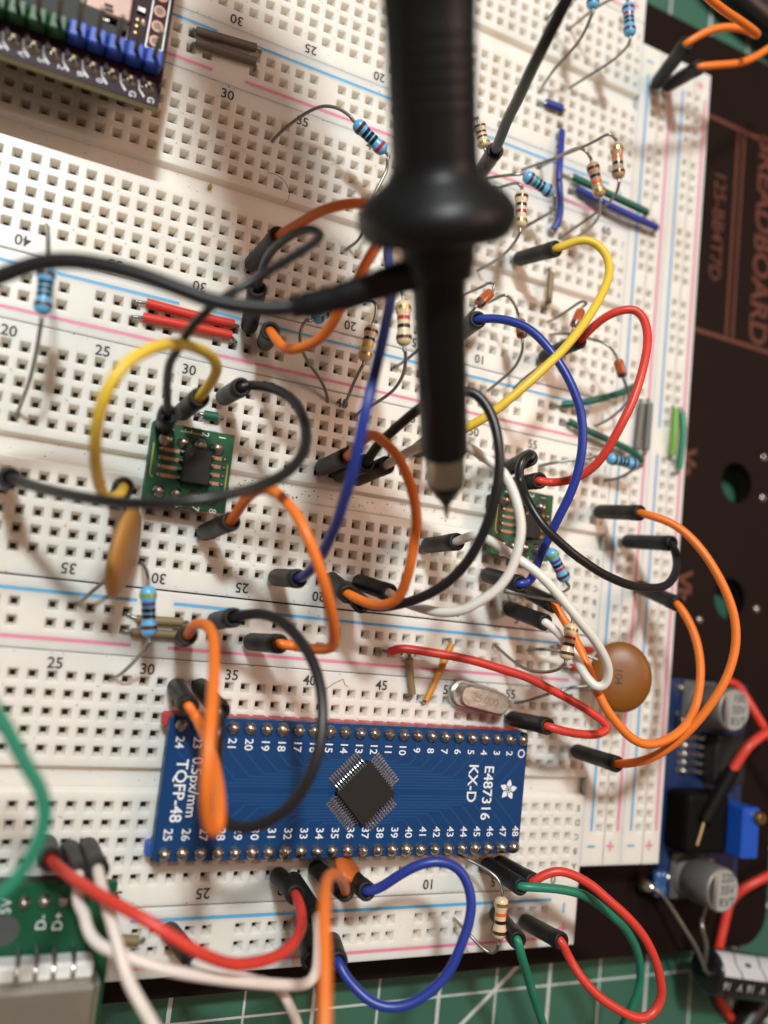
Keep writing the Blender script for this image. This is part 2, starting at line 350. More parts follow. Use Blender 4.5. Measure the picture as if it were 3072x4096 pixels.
J('long black jumper sweeping across the left adapter board to the left edge', 'black', ((5.72,43.82,0.2), (5.5,43.05,12.5)), ((-22.79,25.99,0.2), (-22.1,25.39,12.5)),
  [(6.99,43.64,12.5),(9.33,42.47,17.47),(10.98,40.13,21.35),(11.51,36.63,24.8),(10.83,33.06,27.56),(8.73,29.95,29.8),(5.5,27.45,31.7),(1.45,25.47,33.03),(-3.15,23.85,33.03),(-8.7,22.88,30.27),(-13.22,23.06,25.54),(-17.49,23.89,19.31),(-20.57,24.91,14)])
J('orange jumper arching from below the left adapter to the power strip', 'orange', ((5.45,22.64,0.2), (6.55,24,12.5)), ((14.76,7.07,0.2), (15.75,7.78,12.5)),
  [(6.78,24.75,12.5),(6.83,26.69,17.3),(7.61,28,21.06),(8.79,27.74,23.44),(10.46,25.35,26.84),(12.11,21.97,29.11),(14.83,17.1,28.89),(17.96,12.63,25.55),(20.06,9.57,22.08),(20.26,8.2,20.14),(19.32,7.73,17.04),(18.2,7.65,12.5)])
J('orange jumper folded into a narrow loop above the pin 27 label', 'orange', ((4.74,6.65,0.2), (2.81,7.83,11.5)), ((4.44,-0.2,0.2), (4.06,-1.59,12.5)),
  [(2.46,8.21,12),(2.72,9.34,14.74),(3.5,9.76,17.57),(3.94,8.79,20.35),(3.52,6.66,24.45),(2.29,2.45,31.15),(1.45,-1.99,35.35),(1.55,-6.71,36.12),(2.56,-10.47,34.62),(3.76,-12.05,33.49),(4.58,-11.32,32.34),(5.32,-8.63,27.51),(5.78,-5.77,20.05),(5.71,-3.54,12.5)])
J('black jumper making a wide circle over the left half of the blue board', 'black', ((8.97,9.66,0.2), (8.62,10.82,12.5)), ((7.85,0.15,0.2), (8.5,-1.99,12.5)),
  [(9.54,11.36,12.5),(11.08,11.77,15.22),(13.24,11.21,18.62),(15.27,8.88,22.29),(16.68,5.44,25.56),(17.09,1.17,28.03),(16.72,-3.23,29.32),(15.68,-7.54,29.37),(13.84,-10.94,28.39),(11.21,-13.32,26.56),(9.15,-13.97,24.89),(7.6,-13.36,23.2),(7.45,-10.45,19.46),(8.69,-5.89,12.5)])
J('orange jumper arching left of the probe tip between two plug clusters', 'orange', ((23.06,35.69,0.2), (22.69,36.09,12.5)), ((26.86,18.19,0.2), (25.26,15.81,12.5)),
  [(22.29,35.73,12.5),(21.71,36.44,18),(22.58,37.87,18.59),(23.08,38.26,20.27),(23.95,37.12,22.41),(25.14,34.68,25.27),(26.02,31.15,27.57),(26.75,28.32,28.42),(27.29,25.61,28.38),(27.39,24.08,28),(28.2,20.3,25.91),(29.07,16.54,22.22),(28.58,14.98,19.44),(27.46,14.73,15.92),(26.67,15.27,12.5)])
J('black jumper curving behind the probe barrel and round to the lower cluster', 'black', ((26.08,34.97,0.2), (25.85,35.66,12.5)), ((29.43,17.12,0.2), (27.87,14.56,12)),
  [(26.37,36.46,12.5),(26.17,37.95,14.91),(26.98,40.09,18.87),(28.44,42.72,23.18),(30.49,44.82,26.32),(33.16,45.13,28.32),(34.75,44.22,29.3),(36.16,41.7,30.36),(37.04,38.2,31.1),(37.5,34.54,31.22),(37.6,29.96,30.45),(37.39,26.18,28.96),(36.89,22.25,26.46),(35.83,19.06,23.36),(34.25,16.83,19.85),(32.56,15.32,16.09),(30.79,14.43,12)])
J('white jumper curving behind the probe to the lower cluster', 'white', ((29.15,34.86,0.2), (29.23,35.96,12.5)), ((31.59,18.35,0.2), (31.98,16.74,12.5)),
  [(29.87,36.5,12.5),(30.77,37.48,14.6),(32.11,38.6,17.07),(34.62,39.35,20.07),(37.22,38.9,22.3),(38.98,37.67,23.64),(41.84,35.73,25.2),(43.7,32.21,26.2),(44.95,28.27,26.5),(45.01,25.07,26.21),(44.64,21.69,25.41),(43.42,18.8,24.13),(41.51,16.67,22.4),(39.99,15.31,20.77),(37.82,14.65,18.4),(35.53,15.05,15.32),(33.89,15.82,12.5)])
J('white jumper running from the probe tip to a tight bend on the brown disc', 'white', ((43.5,25.73,0.2), (42.73,25.98,12.5)), ((60.92,16.97,0.2), (61.18,14.96,12)),
  [(42.88,26.15,12.5),(44.03,27.03,14.66),(45.58,26.67,16.7),(47.37,25.12,19.01),(49.31,23.65,20.86),(51.53,22.02,22.38),(53.81,19.85,23.51),(56.15,17.61,24.11),(58.88,15.24,24.24),(61.83,13.03,23.9),(64.51,10.64,23.21),(65.96,8.83,22.55),(66.53,6.93,21.77),(65.95,5.96,21.16),(64.87,6.16,20.44),(64.03,7.95,18.89),(63.72,10.35,16.76),(63.26,12.85,14.01),(62.66,14.18,12)])
J('long blue jumper crossing diagonally left of the probe', 'blue', ((17.55,17.34,0.2), (17.33,17.22,12.5)), ((32.44,77.37,0.2), (29.68,75.82,12.5)),
  [(17.01,16.99,12.5),(17.48,18.12,15.87),(17.37,20.45,20.51),(16.57,24.28,26.71),(15.85,26.94,30.17),(15.17,31.09,34.14),(14.77,36.39,36.38),(15.53,41.35,36.07),(17.17,47.21,33.72),(19.23,53.47,29.88),(20.47,57.19,27.22),(21.15,61.05,24.13),(22.03,65.29,20.59),(24.33,70.38,16.46),(28.18,74.59,12.5)])
J('orange jumper passing behind the probe flange and hooking back to the power strip', 'orange', ((7.32,65.63,0.2), (7.8,65.99,13.5)), ((11.29,53.92,0.2), (8.59,52.04,12.5)),
  [(8.39,66.38,13.5),(9.46,66.83,16.97),(11.08,67.56,21),(13.04,67.91,23.93),(15.01,67.97,25.91),(17.83,67.37,27.74),(18.31,64.56,28.6),(16.93,61.41,29),(15.91,59.24,28.88),(14.89,55.54,27.67),(13.96,52.71,25.46),(13.74,51.01,23.51),(13.01,49.55,20.96),(11.52,48.84,17.63),(10.19,49.27,14.89),(9.44,50.86,12.5)])
J('blue jumper from right of the probe barrel swinging round to the right adapter board', 'blue', ((45.4,63.24,0.2), (42.55,62.32,12.5)), ((55.68,22.32,0.2), (55.18,20.66,12.5)),
  [(43.13,62.7,12.5),(44.44,62.58,13.81),(46.67,62.13,15.76),(48.9,61.05,17.48),(50.62,59.27,18.85),(52.27,56.99,20.1),(54.05,54.19,21.22),(55.64,51.07,22.02),(56.89,47.9,22.42),(57.57,44.31,22.47),(57.76,41.13,22.18),(57.71,37.79,21.53),(57.25,34.42,20.46),(56.66,31.11,18.97),(56.44,28.41,17.46),(56.36,25.76,15.71),(56.81,23.27,13.93),(57,21.47,12.5)])
J('long yellow jumper curling down the right side to behind the probe', 'yellow', ((56.2,80.69,0.2), (56.82,78.74,12)), ((40.04,41.59,0.2), (36.83,41.34,12)),
  [(57.09,78.9,12),(58.16,79.48,13.1),(59.82,80.19,14.54),(61.51,79.93,15.66),(62.88,78.63,16.68),(63.6,76.61,17.6),(63.37,74.15,18.39),(62.58,71.95,19),(61.01,68.89,19.73),(58.6,64.9,20.48),(55.95,61.02,20.92),(53.44,57.58,20.98),(50.93,54.59,20.69),(48.56,51.67,20.01),(46.08,48.71,18.8),(43.99,46.26,17.3),(41.96,44.37,15.59),(39.95,42.81,13.6),(38.42,42.01,12)])
J('red jumper looping over the right hand power strips', 'red', ((63.7,63.55,0.2), (63.29,63.87,12.2)), ((59.74,39,0.2), (57.2,38.15,12.5)),
  [(63.33,64.46,12.2),(63.9,65.74,14.44),(64.87,67.29,16.8),(66.56,68.25,18.67),(68.34,68.25,19.94),(69.38,66.53,20.96),(69.4,63.45,22.01),(68.56,59.73,22.86),(67.27,55.28,23.34),(66.12,51.08,23.12),(64.98,47.34,22.22),(64.2,43.83,20.64),(63.47,41.25,18.86),(62.26,39.41,16.83),(60.81,38.45,14.68),(59.45,38.2,12.5)])
J('black jumper from the right adapter board doubling back at the upright strips', 'black', ((57.63,41.11,0.2), (54.97,41.67,12.5)), ((86.14,32.24,0.2), (86.59,31.5,12.8)),
  [(53.22,41.67,15),(51.24,40.2,16),(50.73,38.38,16),(51.11,36.43,16),(51.11,34.03,17.9),(51.96,31.58,19.29),(53.41,29.41,20.38),(55.4,27.7,21.12),(58.23,25.9,21.59),(61.49,24.49,21.61),(64.98,23.37,21.28),(70.54,22.43,20.29),(74.59,22.41,19.36),(79.49,22.92,18.04),(82.81,24.3,16.92),(85.26,26.76,15.49),(86.44,29.04,14.07),(87.19,30.91,12.8)])
J('outermost big orange jumper bulging over the black plate', 'orange', ((79.06,36.97,0.2), (79.05,35.94,12.5)), ((78.18,-7.4,0.2), (77.98,-7.45,12.5)),
  [(78.12,35.72,12.5),(79.69,35.43,14.38),(81.84,34.48,16.67),(83.85,32.65,18.76),(85.63,29.96,20.68),(87.16,26.98,22.19),(88.62,23.72,23.35),(89.88,20.31,24.1),(90.52,16.77,24.46),(90.4,13.17,24.45),(89.51,9.26,24.01),(88.17,5.82,23.19),(86.36,1.73,21.59),(84.45,-1.96,19.42),(82.59,-4.73,17.06),(80.61,-6.58,14.56),(79.09,-7.5,12.5)])
J('inner orange jumper looping from the upright strips past the brown disc', 'orange', ((90.22,24.2,0.2), (89.51,20.9,12)), ((64.83,20.37,0.2), (62.65,18.01,12)),
  [(89.73,20.84,12),(90.31,18.73,13.5),(90.72,15.14,15.57),(90.23,10.93,17.46),(88.88,6.84,18.91),(86.89,3.01,19.95),(84.17,0.19,20.55),(80.29,-1.83,20.91),(76.37,-2.61,21),(73.24,-1.86,20.9),(70.27,0.34,20.51),(67.87,3.21,19.72),(66.25,7.57,18.11),(65.47,10.33,16.78),(64.67,13.34,15.04),(63.78,15.81,13.3),(63.18,17.45,12)])
t = J('red wire above the blue board, bare end in the strip, sleeved end right', 'red', ((63.58,-2.31,0.2), (63.15,-1.76,12.3)), None,
  [(63.74,-2.1,12.3),(65.55,-2.26,13.14),(69.26,-2.62,13.26),(72.67,-2.52,13.09),(74.6,-1.72,12.91),(74.33,-0.68,12.76),(72.25,0.63,12.39),(68.43,2.39,11.61),(64.27,4.08,10.59),(60.25,5.67,9.44),(56.13,6.54,8.19),(51.12,7.53,6.52),(46.18,7.98,4.74),(42.56,8.18,3.35),(39.93,8.18,2.29),(38.19,7.37,1.5)])
M().sweep([(38.61,7.48,1.5), (37.6,7.46,1.3), (37.17,7.5,0.4), (38.14,7.29,-2)], 0.33, 8).build('bare_end', LEAD, t)
J('blue jumper making a round loop below the blue board over the mat', 'blue', ((34.92,-27.46,0.2), (33.71,-26.73,12)), ((34.14,-37.82,0.2), (30.8,-36.7,11)),
  [(34.2,-26.49,12),(35.36,-25.9,12.91),(37.17,-23.8,14.56),(39.44,-21.9,16.07),(42.04,-21.11,17.19),(44.51,-21.63,18),(46.21,-23.43,18.63),(47.06,-26.13,19.16),(46.81,-28.96,19.45),(45.82,-32.06,19.48),(44.47,-35.71,19.11),(42.2,-38.53,18.34),(39.66,-40.36,17.36),(37.31,-41.09,16.35),(34.94,-40.8,15.15),(33.06,-39.59,13.69),(31.63,-38.17,12.06),(31.01,-37.23,11)])
J('orange jumper below the blue board running straight off the bottom edge', 'orange', ((29.63,-26.75,0.2), (30.4,-26.73,12)), None,
  [(30.2,-26.2,13),(26.89,-23.01,18),(23.03,-20.14,24),(19.9,-18.9,29),(17.61,-18.98,34),(16.15,-20.62,38),(15.36,-22.68,41),(14.88,-25.06,43),(14.4,-27.8,45),(14.33,-30.71,46)])
J('red jumper from the plug cluster below the blue board to the bottom left', 'red', ((23.72,-27.63,0.2), (23.27,-27.34,10.5)), ((-10.18,-22.65,0.2), (-10.7,-20.68,14)),
  [(22.86,-27.07,12),(22.71,-27.88,14.45),(21.75,-29.15,17.63),(19.61,-30.08,20.4),(16.74,-30.31,22.76),(13.49,-29.97,24.82),(9.85,-29.21,26.59),(5.59,-27.18,27.86),(1.75,-24.95,27.78),(-1.63,-23.34,26.2),(-4.8,-22.43,23.17),(-7.12,-21.89,19.86),(-9.13,-21.5,16.24),(-10.19,-21.24,14)])
J('white jumper leaving the rightmost left-edge plug straight down past the bottom', 'pink_lit_white', ((-4.78,-22.92,0.2), (-4.92,-22.04,14)), None,
  [(-4.97,-22.12,15),(-4.65,-23.28,18),(-4.32,-24.22,20),(-3.42,-26.37,22),(-2.05,-29.87,24),(-1.08,-31.51,26),(0.39,-33.32,28),(1.62,-34.83,30),(3.82,-37.94,30)])
J('white jumper snaking along the bottom left board to the plug beside the orange wire', 'pink_lit_white', ((-7.2,-23.19,0.2), (-7.16,-22.7,14)), ((26.12,-28.11,0.2), (26.2,-29.85,12)),
  [(-7.09,-23.92,14),(-7.07,-25.03,15.6),(-6.31,-26.12,17.2),(-5.96,-27.14,18.4),(-5.15,-28.2,19.65),(-3.51,-28.94,20.95),(-0.98,-29.48,22.36),(2.43,-30.39,23.54),(7.03,-31.38,24),(13.01,-32.89,23.14),(19.34,-34.67,21.05),(22.75,-35.34,19.57),(24.35,-34.49,18.3),(25.09,-32.93,16.54),(25.8,-30.97,14)])
J('white jumper from the plug under the red wire running off the bottom', 'pink_lit_white', ((7.95,-34.73,0.2), (9.7,-35.06,12)), None,
  [(10.1,-35.32,12),(12.13,-35.35,14),(15.72,-36.02,15),(18.67,-36.41,16),(20.26,-37.28,17),(21.35,-38.85,18),(22.28,-40.78,19),(23.19,-44.65,20)], r=0.65)
J('black jumper dropping off the bottom edge behind the orange wire', 'black', ((28.99,-34.57,0.2), (26.56,-36.41,11)), None,
  [(26.81,-37.3,11),(29.13,-40.71,9),(31.98,-46.6,5),(35.23,-55.98,0)])
J('green jumper arcing along the left edge', 'green', None, None,
  [(-24.01,4.24,36),(-21.67,2.18,36),(-19.65,-0.34,36),(-18.58,-1.89,36),(-17.4,-3.68,36),(-16.16,-5.48,36),(-15.04,-7.02,36),(-14.24,-9.25,36),(-14.24,-11.33,36),(-14.79,-13.4,36),(-15.76,-15.38,36),(-17.15,-17.14,36),(-19.24,-19.43,36)])
J('green jumper beside a red one curving off the bottom right', 'green', ((61.19,-26.95,0.2), (60.85,-27.04,12)), None,
  [(61.17,-26.6,12.5),(63.61,-26.88,13),(67.74,-27.31,13),(72.12,-28.27,13),(76.38,-30.33,12),(81.02,-33.13,11),(85.66,-36.08,9),(90.24,-40.45,7),(93.35,-45.41,5),(94.03,-48.82,4),(93.8,-51.86,3),(92.86,-55.4,2),(89.59,-61.2,2)])
J('red jumper making a long loop over the mat at the lower right', 'red', ((63.62,-26.7,0.2), (63.01,-26.33,12)), ((69.99,-36.78,0.2), (69.64,-35.87,12)),
  [(63.69,-25.99,12),(64.71,-25.01,12.7),(66.6,-24.28,13.62),(69.02,-24.68,14.59),(71.93,-26.08,15.66),(74.59,-28.04,16.53),(77.87,-30.36,17.27),(81.16,-33.35,17.78),(83.62,-36.72,17.99),(85.25,-40.15,17.95),(86.02,-43.17,17.74),(85.2,-45.37,17.45),(83.36,-46.48,17.12),(81.09,-46.3,16.73),(78.4,-45.15,16.08),(75.35,-43.44,15.03),(72.84,-41.03,13.57),(71.4,-38.57,12)])
J('green jumper plugged beside the lower resistor and running off the bottom', 'green', ((64.15,-35.03,0.2), (61.38,-35.42,11.5)), None,
  [(61.35,-35.98,11.5),(62.72,-38.16,11),(65.58,-41.95,9),(68.62,-46.22,7),(73.41,-52.57,4),(77.77,-59.84,2)])
J('black jumper right of the probe running off the top edge', 'black', ((47.01,94.83,0.2), (42.94,91.96,12)), None,
  [(42.48,91.9,13),(41.44,91.92,16),(39.55,91.92,21),(37.98,91.7,26),(36.25,91.68,31),(34.53,92.13,37),(33.85,93.64,41),(33.76,94.98,43),(33.65,97.72,46)], r=0.85)
J('orange jumper with a folded tip at the top right corner', 'orange', ((85.38,126.37,0.2), (81.11,126.23,13.5)), None,
  [(81.08,126.1,14),(83.95,128.56,15),(86.7,130.02,16),(89.65,130.62,17),(91.96,130.29,18),(92.86,129.17,19),(89.39,126.41,22),(83.52,124.87,24),(77.34,123.08,26),(71.69,121.72,28),(64.56,122.4,29)])
J('orange jumper running off the right edge at the top corner', 'orange', ((88.29,127.38,0.2), (85.86,123.87,12.5)), None,
  [(86.31,124.24,12.5),(90.27,125.61,13),(95.4,128.04,13),(99.48,131.06,13),(103.37,134.64,13),(114.08,144.02,12)])

# ------------------------------------------------------------------ resistors and diodes
def leadobj(pts, parent, r=0.27):
    return M().sweep(smooth(pts, 5, 2), r, 8).build('lead', LEAD, parent)
def resistor(label, p0, p1, kind, bands, l0, l1, r=1.12):
    p0, p1 = V(p0), V(p1); t = thing('resistor', label, 'resistor', ((p0.x+p1.x)/2, (p0.y+p1.y)/2, 0), 'axial resistors')
    prof = [(0, .22), (0.02, .55*r), (0.07, .9*r), (0.14, r), (0.24, r), (0.31, .86*r), (0.36, .82*r), (0.64, .82*r), (0.69, .86*r), (0.76, r), (0.86, r), (0.93, .9*r), (0.98, .55*r), (1, .22)]
    M().lathe(p0, p1, prof, 18).build('body', {'b': RBLUE, 't': RTAN, 'n': RBROWN}[kind], t)
    def rad(x):
        for (a, ra), (b, rb) in zip(prof, prof[1:]):
            if a <= x <= b: return ra+(rb-ra)*(x-a)/(b-a)
    for x, c in bands:
        wd = 0.04
        M().lathe(p0, p1, [(x-wd, rad(x-wd)+.035), (x, rad(x)+.04), (x+wd, rad(x+wd)+.035)], 18, caps=False).build('band', BAND[c], t)
    d = (p1-p0).normalized()
    for l, e, dd in ((l0, p0, d), (l1, p1, -d)):
        if l: leadobj([e+dd*0.3, e-dd*0.7]+[V(q) for q in l], t)
    return t
B5 = lambda *c: list(zip((0.19, 0.36, 0.48, 0.60, 0.81), c))
B4 = lambda *c: list(zip((0.18, 0.40, 0.58, 0.82), c))
R_ = resistor
R_('blue banded resistor left of the probe handle, long lead arching to a hole', (18.75,89.88,9), (24.59,86.66,9), 'b', B5('brown','black','black','black','red'),
   [(17.96,90.46,9),(16.62,91.45,8.27),(15.08,91.96,7.42),(13.49,91.81,6.45),(11.52,90.64,4.75),(9.48,88.84,2.2),(8.43,87.62,0.37),(8.16,86.7,-0.9),(8.01,86.3,-1.5)], [(25.04,85.63,9),(25.35,84.37,8.5),(24.71,82,8),(23.76,78.57,7),(23.98,74.1,4),(23.26,73.57,-1.5)])
R_('blue resistor under the black probe lead at the left edge', (-21.81,52.79,14), (-21.49,46.41,14), 'b', B5('brown','black','black','black','brown'),
   [(-21.89,53.7,14),(-22.08,56.62,11),(-22.3,59.68,7),(-22.72,63.44,0.5),(-22.74,63.63,-2)], [(-21.47,45.49,14),(-21.43,42.46,12),(-21.61,39.47,8),(-22.07,37.29,4),(-22.59,35.39,-1.5)])
R_('blue resistor standing over the two brown links at the lower left', (-2.9,13.91,9), (-1.81,7,9), 'b', B5('lime','violet','black','black','brown'),
   [(-2.98,14.54,9),(-3.01,15.61,7.5),(-2.97,16.66,4),(-2.57,17.29,-1.5)], [(-1.74,6.44,9),(-2.04,5.03,7.5),(-2.91,2.77,4.5),(-4.01,0.87,2),(-4.71,-0.11,-1.5)])
R_('tan resistor with a yellow band left of the long blue jumper', (26.14,58.46,8), (25.35,52.36,8), 't', B4('brown','black','yellow','gold'),
   [(26.22,59.11,8.2),(26.26,61.02,8.5),(25.84,62.23,8.2),(24.5,62.39,7),(22.98,62.1,3),(22.66,62.7,-1.5)], [(25.2,51.64,8),(25.07,49.94,6),(25.39,47.78,3),(26.23,46.03,-1.5)])
R_('tan resistor with a red band hanging beside the probe collar', (25.55,58.88,20), (26.5,52.13,20), 't', B4('gold','red','black','brown'),
   [(25.4,59.54,20),(24.98,60.56,20),(24.73,61.98,18),(25.92,65,12),(30.01,71.24,-1)], [(26.72,51.55,20),(27.67,50.52,18.5),(29.09,49.34,15),(29.86,48.04,10),(29.01,46.69,5),(28.14,45.96,2.5),(28.66,45.56,-1.5)])
R_('tan resistor with a red band half hidden by the probe flange', (48.79,86.71,12), (49.21,80.14,12), 't', B4('brown','black','red','gold'),
   [(48.46,87.05,12.3),(47.84,87.73,12),(47.85,88.81,9),(48.85,90.8,3),(50.01,92.68,-1.5)], [(49.18,79.47,12),(49.61,78.53,10),(49.88,77.63,6),(49.23,76.95,2),(49.22,77.17,-1.5)])
R_('blue resistor with a green band right of the probe flange', (50.81,91.66,9), (57.09,90.09,9), 'b', B5('brown','green','black','black','brown'),
   [(50.33,91.59,9),(48.72,91.33,8),(48.01,92.55,4),(48.78,94.74,-1.5)], [(57.44,89.67,9),(58.34,89.07,8),(58.91,88.46,6.5),(58.46,88.11,3.5),(56.56,86.63,1),(56.78,87.02,-1.5)])
R_('tan resistor with an orange band, lower of the leaning pair at upper right', (61.91,95.88,13), (64.42,90.03,13), 'n', B4('brown','black','orange','gold'),
   [(61.42,96.26,13.3),(60.17,97.04,13.5),(59.34,98.08,12),(59.22,98.76,8.5),(59.13,99.04,5),(60.19,100.76,-1.5)], [(64.64,89.49,12.8),(66.26,89.27,11),(67.73,88.72,8),(68.15,88.13,4.5),(68.78,88.35,-1.5)])
R_('tan resistor with an orange band, upper of the leaning pair at upper right', (66.11,100.43,14), (67.34,94.02,14), 'n', B4('gold','orange','black','brown'),
   [(65.71,100.75,14.3),(64.78,101.11,14.5),(63.85,101.21,14),(62.97,100.66,12),(61.04,99.61,9.5),(58.18,98.77,4.5),(55.06,98.2,-1.5)], [(67.57,93.48,13.8),(68.48,92.37,12),(68.56,91.35,9),(66.98,89.4,5),(65.77,87.66,-1.5)])
R_('blue resistor fully in view at the top right', (66.96,128.65,13), (68.09,122.4,13), 'b', B5('brown','red','black','black','brown'),
   [(66.56,129.02,13.3),(65.19,129.17,13),(64.37,129.57,10.5),(63.69,129.9,6),(63.84,130.59,-1.5)], [(68.15,121.78,13),(68.64,121.34,11.5),(68.42,120.74,8),(66.35,119.23,4),(64.22,117.94,-1.5)])
R_('blue resistor cut off by the top edge', (58.53,130.25,13), (59.44,124.13,13), 'b', B5('brown','red','black','black','brown'),
   [(58.26,130.86,13),(57.7,130.64,11),(57.76,129.7,7),(57.73,129.32,4),(58.71,130.71,-1.5)], [(59.4,123.48,13),(59.48,121.09,11),(59.47,119.66,8),(58.22,117.18,4),(58.84,115.8,-1.5)])
R_('tan resistor with red and gold bands between the white jumper and the brown disc', (61.12,15.28,19), (60.45,9.44,19), 't', B4('gold','red','black','brown'),
   [(61.15,15.94,19),(61.14,17.55,17.5),(61.86,18.46,14),(60.88,19.1,8),(61.25,19.69,-1.5)], [(60.63,8.82,18.5),(61.45,7.75,16),(61.74,6.89,12),(60.94,6.86,8),(60.32,8.13,4),(60.4,10.23,-1.5)])
R_('blue resistor with lime and violet bands below the right adapter board', (62.02,27.37,10), (66.12,22.32,10), 'b', B5('lime','violet','black','red','brown'),
   [(61.42,27.68,10),(60.24,27.55,9),(60.57,27.19,6),(64.51,26.83,-1.5)], [(66.78,21.91,9.7),(67.95,21.38,8.5),(68.83,20.77,6),(72.33,20.45,-1.5)])
R_('blue resistor lying near the upright strips beside a green link', (76.09,46.13,6), (83.1,46.05,6), 'b', B5('brown','black','black','black','brown'),
   [(75.23,46.16,6),(73.78,46.02,5.7),(70.08,44.97,4),(66.5,43.89,2),(65.05,43.26,-1.5)], [(84.04,46.07,5.7),(85.32,46.37,5),(83.83,45.34,4),(82.35,43.78,2),(79.54,42.93,-1.5)])
R_('tan resistor with an orange band in front of the lower green jumper', (59.3,-29.41,9), (59.49,-36.05,9), 't', B4('gold','orange','black','brown'),
   [(59.23,-28.69,9),(59.31,-27.5,8),(58.31,-26.41,7),(56.51,-25.52,5),(54.61,-24.9,3),(55.47,-25.5,-1.5)], [(59.47,-36.69,9),(59.84,-38.17,8),(59.5,-38.89,7),(58.29,-38.35,6),(56.28,-36.39,4),(56.38,-35.88,-1.5)])
R_('tan resistor mostly hidden behind the probe handle at the top', (40.79,97.71,9), (42.53,93.69,9), 't', B4('brown','black','brown','gold'),
   [(40.44,98.43,9),(40.74,99.5,6),(43.51,101.84,-1.5)], [(42.96,93.43,8.8),(45.3,94.2,6),(49.79,97.45,-1.5)])
R_('blue resistor hidden under the flat black probe lead', (20.17,60.28,9), (15.88,56.59,9), 'b', B5('brown','black','black','black','brown'),
   [(20.88,60.84,9),(23.22,63.13,6),(27.23,67.16,-1.5)], [(15.01,56.37,9),(14.48,55.43,8.5),(14.52,53.6,8),(15.35,52.21,7),(17.12,50.91,5.5),(20.28,49.37,3),(22.38,47.69,1),(23.75,45.85,-1.5)])
R_('tan resistor hidden behind the middle of the probe barrel', (37.83,64.58,10), (36.67,59.59,10), 't', B4('gold','red','black','brown'),
   [(38,65.41,10),(42.04,68.41,5),(46.93,71.27,-1.5)], [(36.71,58.85,9),(36.2,57.69,5),(34.81,55.75,2),(34.77,55.63,-1.5)])
GLASS = mat('diode_glass', (0.46, 0.10, 0.03), 0.12, coat=0.6, var=0.35, scale=700)
def diode(label, p0, p1, l0, l1, r=0.92):
    p0, p1 = V(p0), V(p1); t = thing('diode', label, 'diode', ((p0.x+p1.x)/2, (p0.y+p1.y)/2, 0), 'glass signal diodes')
    M().lathe(p0, p1, [(0, .25), (0.02, .6*r), (0.09, .92*r), (0.18, r), (0.82, r), (0.91, .92*r), (0.98, .6*r), (1, .25)], 16).build('glass_body', GLASS, t)
    M().lathe(p0, p1, [(0.74, r+.03), (0.92, .92*r+.03)], 16, caps=False).build('band', BAND['black'], t)
    d = (p1-p0).normalized()
    for l, e, dd in ((l0, p0, d), (l1, p1, -d)): leadobj([e+dd*0.3, e-dd*0.5]+[V(q) for q in l], t, 0.26)
D_ = diode
D_('orange glass diode right beside the probe barrel, with a kinked lead', (46.01,68.74,10), (43.45,65.64,10), [(46.3,69.46,10),(46.5,70.17,10),(45.85,70.23,10),(45.47,70.29,9),(45.46,70.2,8),(44.5,69.87,4),(45.49,71.15,-1.5)], [(43.2,65,9.5),(42.92,64.24,8),(46.51,66.37,-1.5)])
D_('orange glass diode under the start of the blue jumper', (53.3,66.45,8), (54.15,63,8), [(52.85,67.09,8),(51.92,68.12,8.5),(50.56,69.34,8.5),(49.35,69.59,8),(48.73,69.21,4),(47.56,70.03,-1.5)], [(54.3,62.45,8),(54.96,60.94,7),(55,58.73,5),(53.6,56.34,2.5),(52.81,54.49,-1.5)])
D_('orange glass diode behind the long yellow jumper', (66.07,71.4,8), (64.8,67.62,8), [(66.52,72.13,8),(67.08,72.71,8),(66.43,72.97,8),(65.99,72.81,7),(65.38,71.77,4),(64.76,71.03,2),(64.4,70.64,-1.5)], [(64.68,66.52,7.5),(62.73,62.74,6),(59.96,59.56,4),(58.9,58.03,2),(58.18,55.71,-1.5)])
D_('orange glass diode closest to the upright strips', (75.03,64.15,8), (76.63,61,8), [(74.65,64.76,8),(73.25,65.93,8),(71.74,66.96,7),(70.3,67.75,5),(66.49,68.33,3),(64.93,68.59,-1.5)], [(77.18,60.46,7.8),(78.9,58.96,7),(79.71,57.37,6),(78.36,54.41,3),(77.09,52.98,-1.5)])

# ------------------------------------------------------------------ flat wire links
def link(label, color, pts, lead0=None, lead1=None, r=0.62):
    pts = [V(p) for p in pts]; t = thing('wire_link', label, 'wire link', pts[0], 'flat wire links')
    M().sweep(smooth(pts, 5, 2), r, 10).build('insulation', WIRE[color], t)
    for e, n, l in ((pts[0], pts[1], lead0), (pts[-1], pts[-2], lead1)):
        d = (e-n).normalized(); q = V(l) if l else e+d*0.9
        M().sweep(smooth([e-d*0.4, e+(q-e)*0.55, V((q.x, q.y, 0.25)), V((q.x, q.y, -2.2))], 4, 1), 0.28, 8).build('bare_end', LEAD, t)
K = link
K('dark grey wire link, upper of the pair below the purple board corner', 'grey', [(-6.03,100.35,0.8),(3.48,101.31,0.8)], (-6.42,100.77,0), None, 0.72)
K('dark grey wire link, lower of the pair below the purple board corner', 'grey', [(-5.84,98.46,0.8),(3.69,99.05,0.8)], (-6.24,98.4,0), (3.92,98.56,0), 0.72)
K('red wire link, upper of the pair on the power strip', 'red', [(-7.53,55.57,0.9),(-1.05,55.42,0.9),(5.82,55.58,0.9)], (-9.21,55.54,0), (6.58,55.57,0), 0.72)
K('red wire link, lower of the pair on the power strip', 'red', [(-7.75,53.28,0.9),(-1.5,53.54,0.9),(5.69,53.75,0.9)], (-9.27,53.08,0), (6.63,52.94,0), 0.72)
K('brown wire link, upper of the pair behind the lower left resistor', 'brown', [(-2.43,8.9,0.8),(4.08,9.1,0.8)], (-3.85,9.53,0), None, 0.68)
